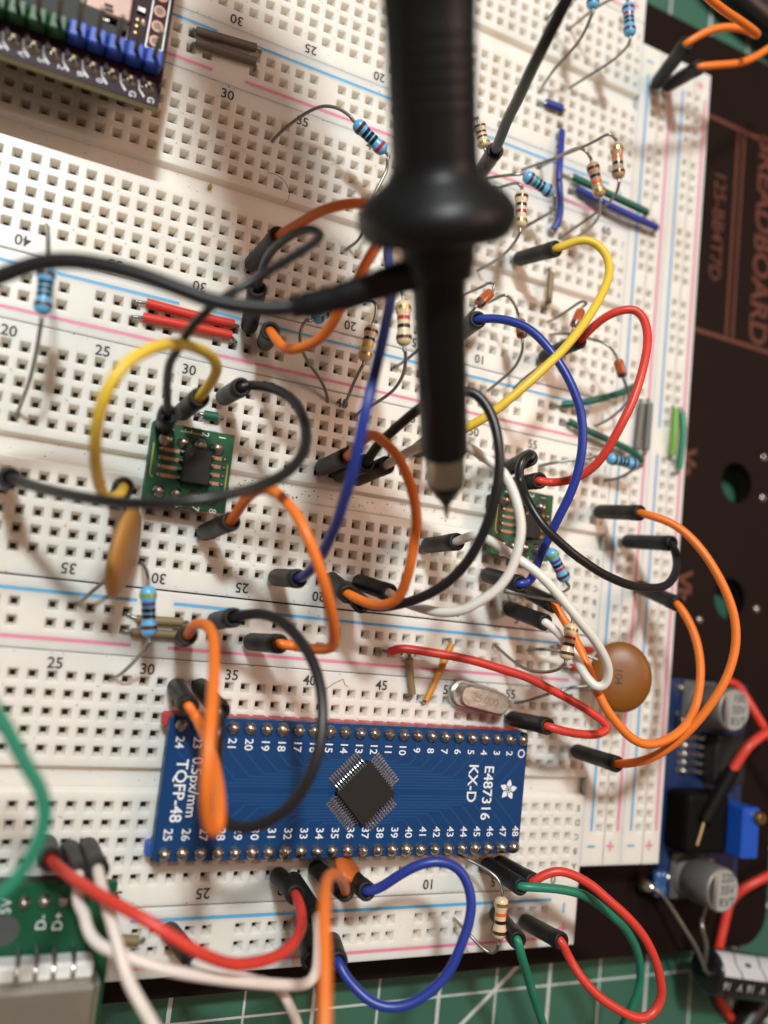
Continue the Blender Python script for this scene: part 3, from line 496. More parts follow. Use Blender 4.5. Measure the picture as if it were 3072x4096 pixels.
K('brown wire link, lower of the pair behind the lower left resistor', 'brown', [(-2.95,6.98,0.8),(3.59,7.14,0.8)], (-3.96,7.1,0), None, 0.68)
K('short olive wire link upright between the red wire and the 45 label', 'brown', [(42.4,6.72,0.8),(42.92,3.77,0.8),(43.7,0.76,0.8)], (42.73,7.36,0), (43.59,-0.04,0), 0.62)
K('amber wire link slanting over the red strip line', 'amber', [(50.26,9.75,0.8),(48.45,4.91,0.8),(46.36,-0.16,0.8)], (50.19,10.39,0), (46.14,-0.75,0), 0.6)
K('khaki wire link upright across the groove right of the yellow plug', 'brown', [(63.88,80.02,0.8),(63.84,74.2,0.8)], (64.02,81.24,0), (63.69,73.13,0), 0.62)
K('short blue wire link at the upper right', 'blue', [(59.33,112.72,0.8),(62.89,112.9,0.8)], (58.42,112.62,0), None, 0.8)
K('long blue wire link bent along the numbers at the upper right', 'blue', [(63.39,108.28,0.9),(62.71,101.61,2.13),(62.57,97.82,2.39),(63.33,94.52,2.26),(64.1,90.79,1.61),(63.36,88.45,0.9)], (63.57,109.94,0), None, 0.66)
K('dark green wire link running under the leaning resistor pair', 'darkgreen', [(66.73,100.15,0.9),(74.41,98.33,2.54),(84.18,97.9,2.2)], (65.22,100.24,0), None, 0.75)
K('dark blue wire link beside the dark green one at the upper right', 'blue', [(67.93,98.08,0.9),(76.46,96.25,2.24),(87.45,95.92,1.6)], (67.55,97.88,0), None, 0.72)
K('green wire link curving under the red jumper beside the last diode', 'darkgreen', [(68.74,55.6,0.9),(71.13,56.12,2.18),(75.97,57.88,2.95),(81.62,60.48,2.19),(85.56,62.86,1)], (67.12,55.25,0), None, 0.66)
K('green wire link slanting down to the upright strips', 'darkgreen', [(70.53,52.76,0.9),(74.86,51.51,1.73),(79.73,50.6,1.94),(85.38,49.7,1.53),(88.52,48.49,1)], (69.49,52.88,0), None, 0.66)
K('grey wire link, left one of the pair on the upright strip', 'grey', [(87.7,59.68,0.9),(87.26,50.49,0.9)], None, None, 0.72)
K('grey wire link, right one of the pair on the upright strip', 'grey', [(89.56,60.06,0.9),(89.47,50.71,0.9)], None, None, 0.72)
K('light green wire link on the outer upright strip', 'lime', [(96.42,60.33,0.9),(95.92,55.19,1.5),(96.16,50.79,0.9)], (96.26,60.84,0), (96.23,50.16,0), 0.68)
K('teal green wire link on the outer upright strip', 'green', [(98.04,60.08,0.9),(98.24,55.64,1.46),(98.31,48.52,0.9)], None, None, 0.66)
K('red wire link, upper of two tucked under the brown disc', 'red', [(72.36,10.81,0.9),(80.06,11,0.9)], None, None, 0.66)
K('red wire link, lower of two tucked under the brown disc', 'red', [(75.72,7.54,0.9),(79.72,7.91,0.9)], (74.56,7.2,0), None, 0.66)
K('tiny dark green wire link above the left adapter board', 'darkgreen', [(3.19,40.56,0.8),(5.27,40.61,0.8)], None, None, 0.72)
K('short khaki wire link under the white jumper at the lower left', 'brown', [(1.62,-35.79,0.8),(3.96,-36.06,0.8)], None, None, 0.72)

# ------------------------------------------------------------------ disc capacitors and crystal
CERAM = mat('ceramic_brown', (0.245, 0.082, 0.0085), 0.42, var=0.14, scale=250, bump=0.12, bscale=600)
CERAM2 = mat('ceramic_orange', (0.62, 0.14, 0.02), 0.35, coat=0.3, var=0.15, scale=300)
def disc(label, c, nrm, rx, thick, m, leads, ry=None, mark=None, up=(0, 1, 0)):
    c, n = V(c), V(nrm).normalized(); t = thing('disc_capacitor', label, 'capacitor', (c.x, c.y, 0), 'ceramic disc capacitors')
    u = (V(up)-n*V(up).dot(n)).normalized(); b = u.cross(n); ry = ry or rx; N = 36
    prof = [(-1, 0.0), (-1, .35), (-.9, .62), (-.62, .86), (-.25, .975), (0, 1), (.25, .975), (.62, .86), (.9, .62), (1, .35), (1, 0.0)]
    vs = []
    for h, k in prof:
        for j in range(N):
            g = 2*math.pi*j/N; vs.append(c+n*(h*thick/2)+(b*math.cos(g)*rx+u*math.sin(g)*ry)*k)
    M().add(vs, [[i*N+j, i*N+(j+1) % N, (i+1)*N+(j+1) % N, (i+1)*N+j] for i in range(len(prof)-1) for j in range(N)], True).build('body', m, t)
    for l in leads: leadobj(l, t, 0.28)
    if mark:
        o = text('marking', mark, c, 2.0, INK, t); rot = Matrix((b, u, n)).transposed()
        o.rotation_euler = (rot.to_4x4() @ Matrix.Rotation(-math.pi/2, 4, 'Z')).to_euler(); o.location = (c+n*(thick/2+.03)-b*0.6-V(ORG[t.name]))*S
        q = M(); w0 = c+n*(thick/2+.035)-b*2.1
        q.quad(w0-u*2.2+b*.1, w0-u*2.2-b*.1, w0+u*0.6-b*.1, w0+u*0.6+b*.1)
        q.build('underline', INK, t)
    return t
disc('round brown disc capacitor marked 104 at the right', (81.11,6.95,8), (-0.52, 0.06, 0.85), 5.5, 2.8, CERAM,
     [[(75.57,5.3,8), (74.1,4.68,7)]+[(72.6,4.39,6),(71.52,3.71,5),(68.48,2.6,4),(65.44,0.95,2),(64.54,0.17,-1.5)], [(75.67,9.57,8), (74.08,10.09,7)]+[(73.12,10.25,6),(70.29,10.34,4),(67.11,10.33,3),(66.45,9.55,-1.5)]], ry=6.25, mark='104')
disc('tan disc capacitor seen edge on at the left', (-6.62,18.11,8), (0.94, -0.10, 0.30), 6.8, 2.6, mat('ceramic_tan', (.42, .20, .045), .55, var=.14, scale=250),
     [[(-7.8,15.23,5), (-8.02,14.1,4.5)]+[(-9.39,12.32,3.5),(-10.46,10.63,1),(-10.96,9.96,-1.5)], [(-6.86,24.18,5), (-7.13,25.35,2), (-7.2,25.94,-1.5)]], ry=6.6)
disc('small orange disc capacitor leaning below the blue board', (33.29,-25.75,5.5), (0.45, 0.80, 0.35), 3.0, 1.9, CERAM2,
     [[(32.1,-24.99,5), (31.9,-24.47,4), (34.04,-25.81,-1.5)], [(32.88,-25.08,5), (32.83,-24.49,4), (35.09,-25.84,-1.5)]], ry=2.6, up=(0.8, -0.5, 0.3))
CAN = mat('crystal_can', (0.64, 0.66, 0.63), 0.36, 1.0, var=0.15, scale=500, bump=0.25, bscale=900)
xt = thing('crystal', 'silver stadium shaped crystal can above the right end of the blue board', 'crystal', (56.95,0.52,0.5))
c0 = V((56.49,0.67,0.6)); c1 = V((56.13,0.88,3.4)); dx = V((59.87,0.07,3.4))-V((52.33,1.37,3.4)); ang = math.atan2(dx.y, dx.x)
def stadium(cx, cy, L, Wd, a, n=10):
    out = []
    for s, a0 in ((1, -90), (-1, 90)):
        for i in range(n+1):
            g = math.radians(a0+180*i/n); x = s*(L/2-Wd/2)+Wd/2*math.cos(g); y = Wd/2*math.sin(g); out.append((cx+x*math.cos(a)-y*math.sin(a), cy+x*math.sin(a)+y*math.cos(a)))
    return out
def stad_can(name, c, z0, z1, L, Wd, m, parent, ch=0.35):
    A = stadium(c.x, c.y, L, Wd, ang); Bv = stadium(c.x, c.y, L-2*ch, Wd-2*ch, ang); n = len(A); g = M()
    vs = [(x, y, z0) for x, y in A]+[(x, y, z1-ch) for x, y in A]+[(x, y, z1) for x, y in Bv]
    g.add(vs, [[i+k*n, (i+1) % n+k*n, (i+1) % n+(k+1)*n, i+(k+1)*n] for k in range(2) for i in range(n)], True); g.add(vs[2*n:], [list(range(n))])
    return g.build(name, m, parent)
stad_can('flange', c1, 0.5, 1.0, 11.0, 4.7, CAN, xt, 0.1); can = stad_can('can', c1, 1.0, 3.9, 10.0, 3.9, CAN, xt)
text('marking', '25.000', (c1.x, c1.y, 3.93), 1.9, mat('etched_mark', (0.40, 0.36, 0.31), 0.5, 0.8), can, ang)
for s in (-1, 1): M().sweep([(c1.x+s*2.4, c1.y, 0.6), (c1.x+s*2.4, c1.y, -2)], 0.25, 8).build('lead', LEAD, xt)

# ------------------------------------------------------------------ long blue circuit board
PCBB = mat('solder_mask_blue', (0.0045, 0.044, 0.150), 0.38, spec=0.3, var=0.12, scale=120)
TRACE = mat('mask_over_trace', (0.009, 0.068, 0.205), 0.38, spec=0.3)
ZB = 5.0
bx0, bx1, by0, by1 = 3.4, 64.6, -23.95, -3.95
bb = thing('breakout_board', 'long blue breakout board with a square black chip in the middle', 'circuit board', (34, -14, 0))
M().prism(rounded(bx0, by0, bx1, by1, 0.8), ZB-1.6, ZB).build('board', PCBB, bb)
pinx = [col(32+i) for i in range(24)]; yt, yb = -2*P-0.15, -9*P-0.05
for name, y, m in (('pin_header', yt, mat('header_red', (0.55, 0.045, 0.05), 0.45)), ('pin_header', yb, mat('header_blue', (0.03, 0.12, 0.55), 0.45))):
    hd = M()
    for i, x in enumerate(pinx): hd.prism([(x-1.22, y-.8+(0.28 if y == yt else -0.1)), (x-.8, y-1.2+(0.28 if y == yt else -0.1)), (x+.8, y-1.2), (x+1.22, y-.8), (x+1.22, y+.95), (x+.8, y+1.32), (x-.8, y+1.32), (x-1.22, y+.95)], 0.3, ZB-1.65)
    h = hd.build(name, m, bb)
M().box((bx0+0.1, yt+0.4, 2.0), (1.3, 2.0, 2.2), ch=0.3).build('pin_header', MATS['header_red'], bb)
M().box((bx0+0.2, yb, 2.0), (1.3, 2.1, 2.2), ch=0.3).build('pin_header', MATS['header_blue'], bb)
JO = [M().lathe((0, 0, 0), (0, 0, 1), [(0, .92), (.15, .91), (.42, .80), (.68, .62), (.88, .38), (1.0, .16), (1.0, 0.0)], 14).mesh('solder', SOLDER) for _ in range(1)][0]
TIP = M().box((.12, -.1, -.14), (.42, .42, .4), ch=.08).mesh('tip', GOLD)
def joint(x, y, z, parent, s=1.0):
    o = put('solder_joint', JO, (x, y, z), parent, random.random()*6); k = s*random.uniform(.92, 1.08); o.scale = (k, k*random.uniform(.93, 1.05), random.uniform(.85, 1.1)*s)
    t = put('pin_tip', TIP, (x+random.uniform(-.06, .06), y+random.uniform(-.06, .06), z+1.02*o.scale[2]), parent, 0.0); t.parent = o; t.location = (0, 0, 1.0*S)
for i, x in enumerate(pinx):
    joint(x, yt, ZB, bb, 1.1); joint(x, yb, ZB, bb, 1.1)
    n = 24-i
    if n > 1: text('number', str(n), (x+0.05, yt-2.35, ZB+0.015), 1.75, SILK, bb, -math.pi/2, bold=0.02)
    text('number', str(25+i), (x+0.1, yb+2.55, ZB+0.015), 1.75, SILK, bb, -math.pi/2, bold=0.02)
ring = M(); N = 20; cx, cy = pinx[23], yt-2.3
for j in range(N):
    a, b = 2*math.pi*j/N, 2*math.pi*(j+1)/N
    ring.quad(*[(cx+r*math.cos(g), cy+r*math.sin(g), ZB+.015) for r, g in ((.5, a), (.72, a), (.72, b), (.5, b))])
ring.build('pin_one_mark', SILK, bb)
text('print', 'E487316', (col(52.55), -14.1, ZB+.015), 2.55, SILK, bb, -math.pi/2, bold=0.03)
text('print', 'KX-D', (col(51.35), -12.6, ZB+.015), 2.55, SILK, bb, -math.pi/2, bold=0.03)
text('print', 'TQFP-48', (5.9, -14.3, ZB+.015), 2.35, SILK, bb, -math.pi/2, bold=0.03)
text('print', '0.5px/mm', (8.0, -13.8, ZB+.015), 2.1, SILK, bb, -math.pi/2, bold=0.02)
fl = V((61.51,-13.57,5)); g = M()
for k in range(5):
    a = math.radians(12+72*k); ax = V((math.cos(a), math.sin(a), 0)); ay = V((-ax.y, ax.x, 0)); c = fl+V((0, 0, .016+.001*k))
    g.quad(*[tuple(c+ax*p+ay*q) for p, q in ((.12, 0), (.85, -.50), (1.25, -.36), (1.75, 0), (1.25, .36), (.85, .50))])
lo = g.build('flower_logo', SILK, bb)
g = M()
for k in range(5):
    a = math.radians(12+72*k); ax = V((math.cos(a), math.sin(a), 0)); ay = V((-ax.y, ax.x, 0)); c = fl+V((0, 0, .03))
    g.quad(*[tuple(c+ax*p+ay*q) for p, q in ((.28, 0), (.5, -.1), (.72, 0), (.5, .1))])
g.build('logo_centre', PCBB, lo)
cc = V((34.64,-14.14,5.6)); CX, CY = cc.x, cc.y; A45 = math.radians(45)
chip = M().box((CX, CY, ZB+.75), (7.0, 7.0, 1.1), A45, ch=.12).build('chip', CHIP, bb)
pinm = M().box((0, .12, .55), (.24, .45, .14)).box((0, .45, .33), (.24, .16, .5)).box((0, .95, .12), (.26, .95, .16), ch=.05)
pinm.lathe((0, 1.55, 0), (0, 1.55, .16), [(0, .2), (.6, .17), (1, .08)], 8)
PIN = pinm.mesh('chip_pin', STEEL); PAD = M().box((0, 1.5, .02), (.28, 1.5, .04)).mesh('pad', SOLDER)
pads = []
for side in range(4):
    a = A45+side*math.pi/2
    for k in range(12):
        off = (k-5.5)*0.5; ux, uy = math.cos(a), math.sin(a)
        # side's outward normal is local +y rotated by a
        px = CX+ux*off-uy*3.42; py = CY+uy*off+ux*3.42
        o = put('chip_pin', PIN, (px, py, ZB+.02), bb, a); o.parent = chip; o.location = (V((px, py, ZB+.02))-V(ORG[bb.name]))*S
        put('pad', PAD, (px, py, ZB+.005), bb, a)
        pads.append((CX+ux*off-uy*5.6, CY+uy*off+ux*5.6))
def trace(pts):
    m = M()
    for (x0, y0), (x1, y1) in zip(pts, pts[1:]):
        L = math.hypot(x1-x0, y1-y0)
        if L < .01: continue
        nx, ny = -(y1-y0)/L*.11, (x1-x0)/L*.11
        m.quad((x0+nx, y0+ny, ZB+.006), (x0-nx, y0-ny, ZB+.006), (x1-nx, y1-ny, ZB+.006), (x1+nx, y1+ny, ZB+.006))
    m.build('trace', TRACE, bb)
for row, y, s in ((0, yt, -1), (1, yb, 1)):
    for half, idx in ((-1, range(0, 12)), (1, range(12, 24))):
        for i in idx:
            x = pinx[i]; k = i if half < 0 else 23-i
            if k > 10: continue
            lane = CY-s*(0.5+(10-k if False else k)*0.0)
            lane = (CY-s*0.4)-s*(0.42*k); lane = CY + (-s)*(0.6+0.46*k)
            tx = CX+half*(5.9-0.46*k)
            y1 = y+s*3.6; d = abs(y1-lane)
            xs = x-half*d
            if (xs-tx)*half < 0: continue
            trace([(x, y), (x, y1), (xs, lane), (tx, lane)])

# ------------------------------------------------------------------ small green adapter boards
PCBG = mat('solder_mask_green', (0.010, 0.085, 0.038), 0.42, spec=0.25, var=0.2, scale=200)
def adapter(label, x0, x1, y0, y1, c0, jy):
    t = thing('adapter_board', label, 'circuit board', ((x0+x1)/2, (y0+y1)/2, 0), 'small green adapter boards')
    z = 4.2; M().prism(rounded(x0, y0, x1, y1, .2), z-1.5, z).build('board', PCBG, t)
    for r in (4, 7):
        y = jy-r*P
        M().box((col(c0+1.5), y, 1.4), (10.1, 2.4, 2.4), ch=.2).build('pin_header', SLEEVE, t)
        for k in range(4):
            joint(col(c0+k), y, z, t, 1.12)
            text('number', str(4-k) if r == 4 else str(5+k), (col(c0+k)+0.5, y+(1.75 if r == 4 else -1.75), z+.015), 1.5, SILK, t, -math.pi/2)
    cx, cy = (x0+x1)/2+0.75, (y0+y1)/2+0.15
    ch = M().box((cx, cy, z+.95), (4.1, 5.2, 1.4), ch=.15).build('chip', CHIP, t)
    M().lathe((cx-1.1, cy+1.6, z+1.64), (cx-1.1, cy+1.6, z+1.66), [(0, .3), (1, .3)], 12).build('pin_one_dot', mat('chip_dot', (.05, .05, .05), .3), ch)
    for k in range(4):
        y = cy+(k-1.5)*1.27
        for s in (-1, 1):
            M().box((cx+s*2.25, y, z+.5), (.7, .42, .7), ch=.12).build('chip_pin', SOLDER, ch)
            L = 2.7 if s < 0 else 1.7
            M().box((cx+s*(2.5+L/2), y, z+.03), (L, .55, .08), ch=.02).build('copper_pad', COPPER, t)
            M().lathe((cx+s*(2.45+L), y, z), (cx+s*(2.45+L), y, z+.4), [(0, .42), (.6, .34), (1, .12)], 10).build('solder_blob', SOLDER, t)
    for a in (((x0+.5, cy+2.6), (x0+.5, cy-2.0), (x0+1.0, cy-2.4)), ((x1-.5, cy+1.2), (x1-.5, cy-3.2)), ((x0+4.0, y1-.8), (x0+7.5, y1-.8))):
        m = M()
        for p, q in zip(a, a[1:]):
            L = math.hypot(q[0]-p[0], q[1]-p[1]); nx, ny = -(q[1]-p[1])/L*.09, (q[0]-p[0])/L*.09
            m.quad((p[0]+nx, p[1]+ny, z+.008), (p[0]-nx, p[1]-ny, z+.008), (q[0]-nx, q[1]-ny, z+.008), (q[0]+nx, q[1]+ny, z+.008))
        m.build('trace', mat('gold_trace', (.38, .30, .07), .4, .5), t)
adapter('small green adapter board with an eight pin chip at the left', -4.6, 7.5, 25.75, 37.6, 29, JY[1])
adapter('small green adapter board half covered by white and black jumpers at the right', 54.2, 66.2, 25.75, 37.6, 52, JY[1])

# ------------------------------------------------------------------ dark purple board, top left
PURP = mat('solder_mask_purple', (0.024, 0.004, 0.011), 0.5, spec=0.2, var=0.2, scale=100)
ZP = 11.0
pb = thing('module_board', 'dark purple module board with blue and green pin headers at the top left', 'circuit board', (-30, 105, 0))
M().box((-37, 113, ZP-.1), (52, 65.6, .2)).build('board', PURP, pb)
M().box((-37, 113, ZP-.9), (51.98, 65.58, 1.35)).build('board_edge', mat('fr4_edge', (.30, .26, .12), .6), pb)
GB = mat('header_plain_blue', (.02, .07, .42), .4); GG = mat('header_plain_green', (.010, .075, .016), .45)
PINP = M().box((0, 0, 3.2), (.6, .6, 7.6), ch=.12).mesh('header_pin', mat('dull_brass', (.22, .18, .12), .5, .7))
px0 = -12.75; prow = 82.45
for i in range(11):
    x = px0-i*2.49
    M().lathe((x, prow, ZP), (x, prow, ZP+.5), [(0, .95), (.3, .9), (.6, .5), (1, .35)], 12).build('solder_joint', SOLDER, pb)
    M().box((x, prow, ZP+.6), (.55, .55, 1.3), ch=.1).build('pin_tip', MATS['gold_pad_dull'], pb)
    h = M().box((x, prow+3.3, ZP+1.3), (2.32, 2.45, 2.55), ch=.28).build('header_block', GB if i < 5 else GG, pb)
    put('header_pin', PINP, (x, prow+3.3, ZP+1.6), pb)
    m = M()
    for a in ((-1.35, .75, -1.1, -.55), (-1.1, -.55, -.35, -1.45)):
        L = math.hypot(a[2]-a[0], a[3]-a[1]); nx, ny = -(a[3]-a[1])/L*.12, (a[2]-a[0])/L*.12
        m.quad((x+a[0]+nx, prow+a[1]+ny, ZP+.012), (x+a[0]-nx, prow+a[1]-ny, ZP+.012), (x+a[2]-nx, prow+a[3]-ny, ZP+.012), (x+a[2]+nx, prow+a[3]+ny, ZP+.012))
    m.build('silk_mark', SILK, pb)
    text('letter', 'GG0B25VA3DN'[i], (x-1.35 if i > 1 else x+0.55, prow-1.3 if i > 1 else prow-1.6, ZP+.012), 1.3, SILK, pb, -math.pi/2)
M().box((-25, 86.2, ZP-5.8), (27, 2.3, 8.3), ch=.2).build('pin_socket', SLEEVE, pb)
for (vx, vy) in ((345, 25), (340, 57.5), (335, 89.5), (352, -6)):
    c = {345: (-12.73,94.11,11), 340: (-12.74,91.8,11), 335: (-12.74,89.53,11), 352: (-12.66,96.43,11)}[vx]
    m = M(); N = 18
    for j in range(N):
        a, b = 2*math.pi*j/N, 2*math.pi*(j+1)/N
        m.quad(*[(c[0]+r*math.cos(g), c[1]+r*math.sin(g), z) for r, g, z in ((.52, a, ZP+.06), (.85, a, ZP+.06), (.85, b, ZP+.06), (.52, b, ZP+.06))])
    m.build('pad_ring', COPPER, pb)
    M().lathe((c[0], c[1], ZP+.02), (c[0], c[1], ZP+.04), [(0, .52), (1, .52)], 14).build('pad_hole', mat('pad_hole_grey', (.2, .18, .17), .6), pb)
def strip(a, b, wd, z, name, m, parent):
    a, b = V(a), V(b); L = (b-a); n = V((-L.y, L.x, 0)).normalized()*wd/2
    q = M(); q.quad(*[(p.x, p.y, z) for p in (a+n, a-n, b-n, b+n)]); return q.build(name, m, parent)
for a, b in (((-11.55,96.41,11), (-11.64,88.53,11)), ((-11.64,88.53,11), (-13.91,88.24,11)), ((-13.91,88.24,11), (-13.76,95.45,11)), ((-16.46,94.27,11), (-16.62,86.86,11))): strip(a, b, .22, ZP+.02, 'silk_line', SILK, pb)
c = V((-19.42,92.29,11)); M().box((c.x, c.y+1.0, ZP+.7), (6.0, 6.6, 1.3), ch=.25).build('shield_can', mat('can_pinkish', (.40, .27, .23), .55, .6), pb)
for vx, vy, w_, h_ in ((240, 8, .9, .3), (232, 20, .9, .3)): pass
for a, s, m in (((-19.44,91.21,12.4), (1.1, .45, .06), CHIP), ((-19.29,90.59,12.4), (1.1, .45, .06), CHIP)): M().box((a[0], a[1], ZP+1.38), s).build('can_slot', m, pb)
for a, s, m in (((-18.82,88.04,11), (2.6, 2.0, 1.0), CHIP), ((-17.37,89.54,11), (1.5, 1.6, 1.0), CHIP), ((-20.98,88.17,11), (2.0, 1.4, .8), CHIP), ((-27.5,90.28,11), (15.0, 7.0, 1.2), CHIP), ((-19.62,89.78,11), (1.2, .8, .6), SOLDER), ((-17.35,90.74,11), (.7, .6, .6), GOLD), ((-15.15,93.07,11), (1.2, .8, .5), SOLDER)):
    M().box((a[0], a[1], ZP+s[2]/2), s, ch=.1).build('component', m, pb)
for vx, vy in ((297, 42), (308, 45), (295, 56), (305, 58), (292, 70)):
    pass
for a in ((-15.48,91.74,11), (-14.73,91.84,11), (-15.47,90.76,11), (-14.78,90.84,11), (-15.52,89.76,11)): M().lathe((a[0], a[1], ZP), (a[0], a[1], ZP+.05), [(0, .22), (1, .2)], 8).build('via', GOLD, pb)

# ------------------------------------------------------------------ green usb board, bottom left
ub = thing('usb_board', 'green breakout board with a metal socket at the bottom left corner', 'circuit board', (-14, -33, 0))
ZU = 6.5
cr = V((-0.91,-25.82,6.5)); x1 = cr.x; ytop = V((-4.24,-26.07,6.5)).y
ys = V((-3.01,-34.69,6.5)).y
M().box((x1-11, (ytop+ys-14)/2, ZU-.8), (22, ytop-ys+14, 1.6), ch=.1).build('board', PCBG, ub)
for a in ((-12.42,-28.15,6.5), (-10.02,-28.08,6.5), (-7.61,-28.18,6.5)): joint(a[0], a[1], ZU, ub, .95)
M().box((x1-11, V((-10.02,-28.08,6.5)).y, 2.8), (20, 2.4, 5.2), ch=.2).build('pin_header', SLEEVE, ub)
for s_, a in (('D-', (-9.91,-30.8,6.5)), ('D+', (-7.87,-30.73,6.5)), ('5V', (-14.45,-28.58,6.5))): text('print', s_, (a[0], a[1], ZU+.015), 1.8, SILK, ub, -math.pi/2+math.pi)
a = V((-14.34,-31.53,6.5)); M().lathe((a.x, a.y, ZU), (a.x, a.y, ZU+.03), [(0, 1.9), (1, 1.9)], 24).build('mounting_hole', mat('hole_shade', (.06, .07, .07), .7), ub)
ye = V((-5.93,-36.61,10)).y
M().box((x1-9.0, (ys+ye)/2, ZU+1.9), (13.6, ys-ye+.2, 3.6), ch=.35).build('socket_body', mat('socket_white', (.78, .78, .76), .45), ub)
for vx in (42, 82, 120, 162):
    a = V({42: (-12.32,-33.05,9), 82: (-10.13,-33.19,9), 120: (-8,-33.33,9), 162: (-5.63,-33.37,9)}[vx])
    M().sweep([(a.x, ys+.9, ZU), (a.x, ys+.75, ZU+1.5), (a.x, ys+.1, ZU+3.2), (a.x, ys-.9, ZU+3.78), (a.x, ye+.1, ZU+3.78)], .34, 8).build('contact_pin', STEEL, ub)
M().box((x1-9.0, ye-9, ZU+2.6), (14.4, 18, 6.4), ch=.5).build('socket_shell', mat('shell_metal', (.42, .39, .33), .42, .8, var=.25, scale=150), ub)
M().box((x1-1.6, ye-9, ZU+2.2), (.5, 17.8, 5.2), ch=.1).build('shell_side', mat('shell_edge', (.42, .45, .36), .4, .8), ub)

# ------------------------------------------------------------------ converter module on the plate, right
ZC = -8.0
cb = thing('converter_board', 'blue converter board with two silver can capacitors and a blue trimmer', 'circuit board', (119, -15, PZ))
M().prism(rounded(108.4, -37.2, 130.5, 6.6, .8), ZC-1.6, ZC).build('board', mat('mask_navy', (.010, .028, .10), .35, coat=.3), cb)
for sx, sy in ((110.5, 4.5), (128.5, 4.5), (110.5, -35), (128.5, -35)): M().lathe((sx, sy, PZ), (sx, sy, ZC-1.5), [(0, 1.5), (1, 1.5)], 10).build('standoff', SLEEVE, cb)
ALU = mat('can_aluminium', (.27, .25, .235), .5, .5, var=.08, scale=300); TOPG = mat('can_top_grey', (.34, .35, .33), .7, 0, spec=.2); BASEW = mat('can_base_white', (.10, .10, .10), .5)
def can_cap(x, y, r, h, lines, ang):
    c = M().lathe((x, y, ZC+.8), (x, y, ZC+.8+h), [(0, r*.99), (.10, r), (.14, r*.9), (.20, r*.9), (.24, r), (.93, r), (.98, r*.97), (1, r*.9), (1, 0)], 32).build('can', ALU, cb)
    M().box((x, y, ZC+.42), (2*r+.5, 2*r+.5, .82), ch=.2).build('can_base', BASEW, cb)
    z = ZC+.8+h+.012; n = 22; disc_ = [(x+r*.9*math.cos(2*math.pi*i/n), y+r*.9*math.sin(2*math.pi*i/n)) for i in range(n)]
    cut = x-r*.42
    m = M(); m.quad(*[(px, py, z) for px, py in disc_ if px >= cut]); m.build('can_top', TOPG, c)
    m = M(); m.quad(*[(px, py, z) for px, py in disc_ if px <= cut]); m.build('polarity_mark', INK, c)
    for i, s_ in enumerate(lines): text('marking', s_, (x+r*.24, y+(1-i)*r*.54, z+.012), r*.54, INK, c, ang, bold=.02)
can_cap(116.2, 1.9, 4.3, 9.2, ('100', '50V', 'RVT'), 0.0)
can_cap(115.9, -33.0, 4.3, 9.2, ('220', '35V', 'RVT'), 0.0)
rb = M().box((122.3, -9.0, ZC+2.2), (8.4, 10.0, 4.2), ch=.3).build('regulator', CHIP, cb)
for i in range(5):
    y = -5.2-i*1.75
    M().box((114.6, y, ZC+.25), (6.6, .95, .4), ch=.15).build('regulator_pin', STEEL, cb); M().box((117.3, y, ZC+1.0), (1.6, .9, 1.6), ch=.2).build('regulator_pin', STEEL, cb)
    M().lathe((113.2, y, ZC+.3), (113.2, y, ZC+.9), [(0, .85), (.5, .7), (1, .25)], 10).build('solder_joint', SOLDER, cb)
M().box((114.6, -21.3, ZC+3.4), (11.5, 12.0, 6.6), ch=1.2, seg=2).build('inductor', mat('ferrite_black', (.004, .0038, .0038), .6, spec=.12), cb)
TB = mat('trimmer_blue', (.012, .085, .48), .32, var=.05)
tr = M().box((122.5, -22.2, ZC+5.0), (4.7, 9.9, 10.0), ch=.25).build('trimmer', TB, cb)
M().lathe((124.0, -19.0, ZC+9.9), (124.0, -19.0, ZC+11.4), [(0, 1.15), (.9, 1.15), (1, 1.0)], 18).build('trimmer_screw', mat('brass', (.50, .33, .10), .35, 1), tr)
M().box((124.0, -19.0, ZC+11.38), (.3, 1.9, .08)).build('screw_slot', CHIP, tr)
for x, y, s in ((111.0, -33.5, 1.0), (111.2, 4.8, .8), (128.5, 4.6, .9), (112.0, -1.8, .7)):
    M().lathe((x, y, ZC), (x, y, ZC+.9), [(0, 1.2*s), (.5, s), (1, .3*s)], 12).build('solder_joint', SOLDER, cb)
j = V((104.92,-34.61,-6)); M().lathe((j.x, j.y, ZC), (j.x+.2, j.y, ZC+2.6), [(0, 1.5), (.4, 1.3), (.8, .9), (1, .3)], 14).build('solder_joint', mat('solder_bright', (.8, .78, .72), .18, 1), cb)
for k, a in enumerate(((107.19,-34.1,-5), (108.53,-34.15,-5))): M().lathe((a[0], a[1]-2.6, ZC+1.3), (a[0], a[1]+2.4, ZC+1.3), [(0, .5), (.06, .9), (.3, .95), (.36, .8), (.64, .8), (.7, .95), (.94, .9), (1, .5)], 12).build('blue_component', mat('comp_blue', (.035, .11, .28), .3, coat=.3), cb)
for x, y, w_, h_, m in ((110.6, -0.5, 1.6, .9, SOLDER), (110.8, -2.6, 1.2, 2.2, CHIP), (127.6, -13, 2.2, 3.2, CHIP), (127.0, -28, 3.0, 1.6, CHIP), (121.5, -30.5, 2.4, 1.4, SOLDER)): M().box((x, y, ZC+.5), (w_, h_, 1.0), ch=.15).build('component', m, cb)

